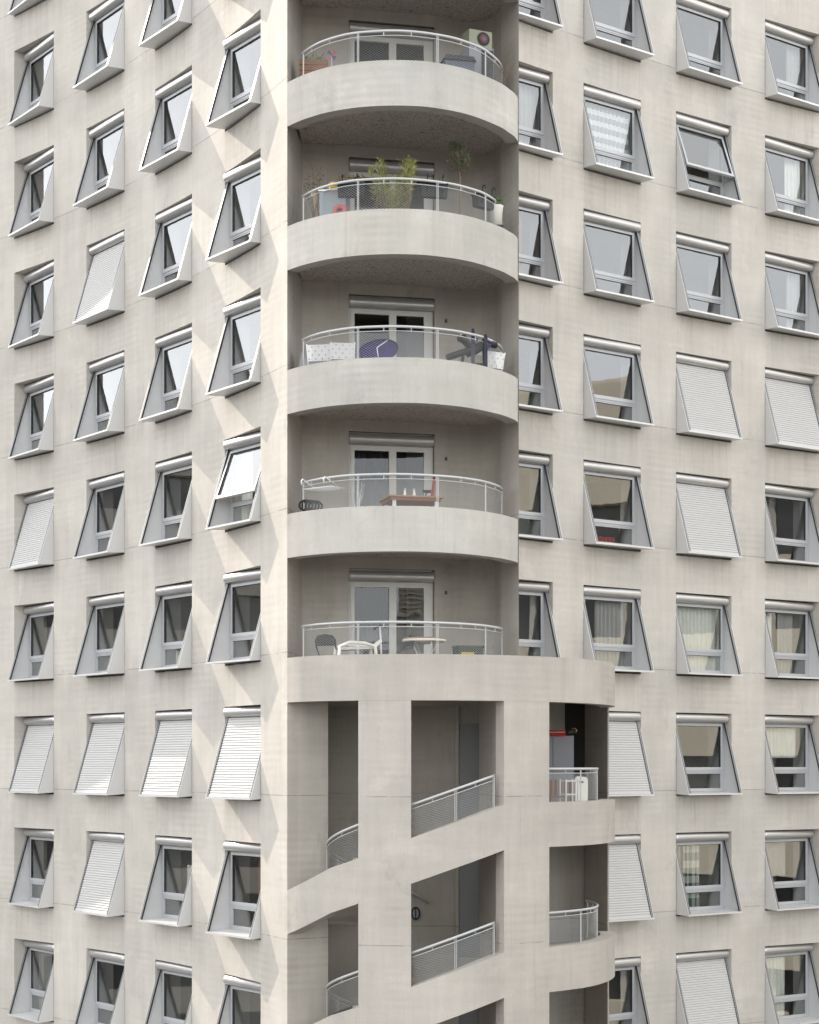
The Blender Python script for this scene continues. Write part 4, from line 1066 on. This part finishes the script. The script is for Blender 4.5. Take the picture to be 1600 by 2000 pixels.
# --- fifth loggia
def folding_chair(px, Y, q, rz, label):
    t = thing('folding_chair', label, 'chair', place(px, Y, q), rz, 'black folding chairs')
    b = MB(); prof = []
    b.tube([(-.2,.2,.58),(-.21,.24,.74),(-.16,.26,.82),(0,.265,.85),(.16,.26,.82),(.21,.24,.74),(.2,.2,.58)], .016, 6)
    for k, z in enumerate((.66,.70,.74,.78,.815)): b.box(-.2+.01*k*(k>2),.2-.01*k*(k>2),.215+k*.012,.225+k*.012,z-.024,z+.02)
    part('backrest', b, 'black_plastic', t)
    b = MB(); b.box(-.2,.2,-.2,.18,.44,.465); part('seat', b, 'black_plastic', t)
    for sx in (-.21,.21):
        b = MB(); b.tube([(sx,-.24,0),(sx,.04,.45),(sx*.97,.2,.62)], .012, 6); part('leg', b, 'black_metal', t)
        b = MB(); b.tube([(sx*.95,.26,0),(sx*.95,-.16,.45)], .012, 6); part('leg', b, 'black_metal', t)
    return t
folding_chair(645, 36.25, 4, R(160), 'black folding chair in the left corner of the balcony with the round table')
folding_chair(778, 36.1, 4, R(-65), 'black folding chair tucked against the round table')
t = thing('lounge_chair', 'low cream plastic lounge chair between the black folding chairs', 'lounge chair', place(698, 35.85, 4), R(10))
zt = atz(1266, 35.85) - ZF[4]
b = MB(); b.prism([(-.35,zt-.05),(.28,zt-.02),(.28,zt+.01),(-.35,zt-.02)], 'y', -.25, .25)
for k in range(6): b.box(-.3+k*.1,-.24+k*.1,-.25,.25,zt-.03+k*.005,zt+.012+k*.005)
part('seat', b, 'white_plastic', t)
for sy in (-.29,.29):
    b = MB(); b.tube([(-.42,sy,0),(-.38,sy,zt+.02),(-.2,sy,zt+.09),(.1,sy,zt+.08),(.3,sy,zt+.03),(.36,sy,0)], .035, 8); part('armrest', b, 'white_plastic', t)
b = MB(); b.tube([(.3,-.24,zt),(.42,-.22,zt+.12),(.46,0,zt+.15),(.42,.22,zt+.12),(.3,.24,zt)], .03, 8); b.poly([(.3,-.22,zt),(.42,-.2,zt+.11),(.42,.2,zt+.11),(.3,.22,zt)]); part('backrest', b, 'white_plastic', t)
t = thing('kick_scooter', 'dark kick scooter standing before the balcony door', 'scooter', place(747, 36.6, 4), R(25))
zt = atz(1223, 36.6) - ZF[4]
b = MB(); b.tube([(0,0,.1),(-.02,0,.5),(-.05,0,zt)], .018, 8); part('steering_column', b, 'white_metal', t)
b = MB(); b.tube([(-.05,-.2,zt-.02),(-.05,0,zt),(-.05,.2,zt-.02)], .015, 8); part('handlebar', b, 'black_metal', t)
for sy in (-.21,.21):
    b = MB(); b.tube([(-.05,sy-.05*(1 if sy<0 else -1)*0,zt-.02),(-.05,sy*1.35,zt-.03)], .022, 8); part('grip', b, 'black_plastic', t)
b = MB(); b.box(.02,.6,-.06,.06,.09,.12); part('deck', b, 'black_metal', t)
for x in (-.02,.68):
    b = MB(); b.prism([(x+.085*cos(k*pi/8), .085+.085*sin(k*pi/8)) for k in range(16)], 'y', -.018, .018); part('wheel', b, 'black_plastic', t)
t = thing('round_table', 'round wooden table with a white rim on the lowest balcony', 'table', place(829, 36.35, 4))
zt = atz(1248, 36.35) - ZF[4]
b = MB(); b.lathe([(.40,zt-.01),(.41,zt),(.41,zt+.012),(.39,zt+.02)], n=32); part('tabletop', b, 'wood', t)
b = MB(); b.lathe([(.415,zt-.06),(.43,zt-.05),(.43,zt-.02),(.415,zt-.011)], n=32); part('rim', b, 'white_plastic', t)
b = MB()
for k in range(6): a = k*pi/3; b.bar((0,0,zt-.1),(.38*cos(a),.38*sin(a),zt-.065),.02)
part('braces', b, 'wood', t)
for a in (.5, 2.1, 3.6, 5.2):
    b = MB(); b.tube([(.3*cos(a),.3*sin(a),zt-.07),(.08*cos(a),.08*sin(a),zt*.5),(.34*cos(a),.34*sin(a),0)], .014, 6); part('leg', b, 'white_metal', t)
t = thing('green_crate', 'dark green plastic crate with something yellow at the right of the lowest balcony', 'crate', place(914, 36.3, 4), R(18))
zt = atz(1265, 36.3) - ZF[4]
b = MB()
for k in range(6): b.box(-.24,.24,-.18,-.165,zt-.34+k*.055,zt-.34+k*.055+.042); b.box(-.24,.24,.165,.18,zt-.34+k*.055,zt-.34+k*.055+.042)
b.box(-.25,-.24,-.18,.18,zt-.34,zt); b.box(.24,.25,-.18,.18,zt-.34,zt); b.box(-.24,.24,-.165,.165,zt-.34,zt-.32); b.box(-.26,.26,-.2,.2,zt-.01,zt+.03); part('crate', b, 'green_plastic', t)
b = MB(); b.box(-.2,.06,-.19,-.181,zt-.22,zt-.1); b.box(-.12,.1,-.192,-.182,zt-.3,zt-.22); part('cloth', b, 'yellow', t)
b = MB(); b.box(-.22,.22,-.17,.17,0,zt-.345); part('stool', b, 'bare_wood', t)
# --- right balcony of the drum
ZD = H(KD - 1 - .14)
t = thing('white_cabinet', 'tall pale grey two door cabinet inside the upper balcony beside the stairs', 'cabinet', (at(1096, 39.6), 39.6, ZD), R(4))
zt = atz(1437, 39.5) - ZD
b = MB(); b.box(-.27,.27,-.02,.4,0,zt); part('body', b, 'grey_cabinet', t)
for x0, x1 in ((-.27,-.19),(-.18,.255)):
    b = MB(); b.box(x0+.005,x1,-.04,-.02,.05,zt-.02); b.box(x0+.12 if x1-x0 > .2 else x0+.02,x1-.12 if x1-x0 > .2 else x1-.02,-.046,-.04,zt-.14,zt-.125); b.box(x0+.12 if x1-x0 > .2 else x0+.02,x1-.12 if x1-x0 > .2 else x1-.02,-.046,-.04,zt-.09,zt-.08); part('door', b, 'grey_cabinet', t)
t = thing('red_tool_bag', 'red tool bag lying on the pale grey cabinet of the stair balcony', 'bag', (at(1092, 39.5), 39.6, ZD + zt))
b = MB(); b.prism([(-.13,0),(.13,0),(.15,.05),(.12,.12),(-.12,.12),(-.15,.05)], 'x', -.26, .14); part('body', b, 'red_paint', t)
b = MB(); b.tube([(.14,0,.075),(.22,0,.075),(.34,0,.085)], .07, 10, radii=[.07,.075,.055]); part('end_pocket', b, 'black_plastic', t)
b = MB(); b.tube([(.27,-.02,.14),(.33,-.05,.16),(.38,-.05,.12),(.36,-.05,.06)], .012, 6); part('buckle', b, 'gold', t)
b = MB(); b.box(-.24,.12,-.155,-.13,.068,.078); part('zip', b, 'white_plastic', t)
t = thing('wooden_chair', 'reddish wooden slatted chair behind the mesh of the upper stair balcony', 'chair', (at(1090, 37.4), 37.4, ZD), R(-20))
z1 = atz(1524, 37.4) - ZD
b = MB()
for x in (-.2,-.1,0,.1,.2): b.box(x-.03,x+.03,.2,.22,.5,z1)
part('backrest', b, 'orange_wood', t)
b = MB(); b.box(-.24,.24,-.22,.22,.46,.49); part('seat', b, 'orange_wood', t)
for sx in (-.22,.22):
    for sy in (-.2,.21):
        b = MB(); b.box(sx-.02,sx+.02,sy-.02,sy+.02,0,.46 if sy < 0 else z1); part('leg', b, 'orange_wood', t)
t = thing('metal_shelf', 'narrow white metal shelf between wooden chair and white panel on the stair balcony', 'shelf', (at(1112, 37.25), 37.25, ZD), R(30))
z1 = atz(1522, 37.25) - ZD
for sx in (-.15,.15):
    for sy in (-.1,.1):
        b = MB(); b.box(sx-.013,sx+.013,sy-.013,sy+.013,0,z1); part('post', b, 'white_metal', t)
for k in range(4):
    b = MB(); b.box(-.137,.137,-.087,.087,z1-.05-k*.27,z1-.02-k*.27); part('shelf_board', b, 'white_metal', t)
t = thing('folded_table', 'folded white plastic table with rounded corners leaning on the railing of the stair balcony', 'folding table', (at(1134, 37.6), 37.55, ZD), R(35))
z1 = atz(1516, 37.55) - ZD
b = MB(); b.prism([(-.15,0),(.15,0),(.18,z1-.1),(.13,z1-.02),(-.10,z1),(-.15,z1-.06)], 'y', -.02, .02); part('tabletop', b, 'white_plastic', t)
b = MB(); b.box(-.05,.05,-.028,-.02,z1-.14,z1-.1); part('grip_slot', b, 'black_plastic', t)
# --- stair: bulkhead lamp and wall handrail
xL, YL, zL = at(812, 39.3), 39.28, atz(1784, 39.28)
t = thing('bulkhead_lamp', 'oval dark rimmed bulkhead lamp on the stair wall', 'lamp', (xL, YL, zL))
def oval(rx, rz, n=24): return [(rx*cos(2*pi*k/n), rz*sin(2*pi*k/n)) for k in range(n)]
b = MB(); b.prism(oval(.1,.14), 'y', -.05, 0); part('body', b, 'black_plastic', t)
b = MB(); b.prism(oval(.065,.105), 'y', -.085, -.05); part('diffuser', b, 'clear_blue', t)
b = MB(); b.box(-.012,.012,-.097,-.086,-.11,.11); part('guard', b, 'black_plastic', t)
b = MB(); p0, p1 = (at(802, 39.1), 39.18, atz(1742, 39.18)), (at(838, 39.1), 39.18, atz(1762, 39.18))
b.tube([(p0[0]-.6, p0[1], p0[2]+.33), p0, p1], .025, 10)
for f in (.3, .9): b.tube([(p0[0]+(p1[0]-p0[0])*f, 39.18, p0[2]+(p1[2]-p0[2])*f-.02), (p0[0]+(p1[0]-p0[0])*f, 39.3, p0[2]+(p1[2]-p0[2])*f-.07)], .01, 6)
b.build('wall_handrail', 'rail_paint', BLD)
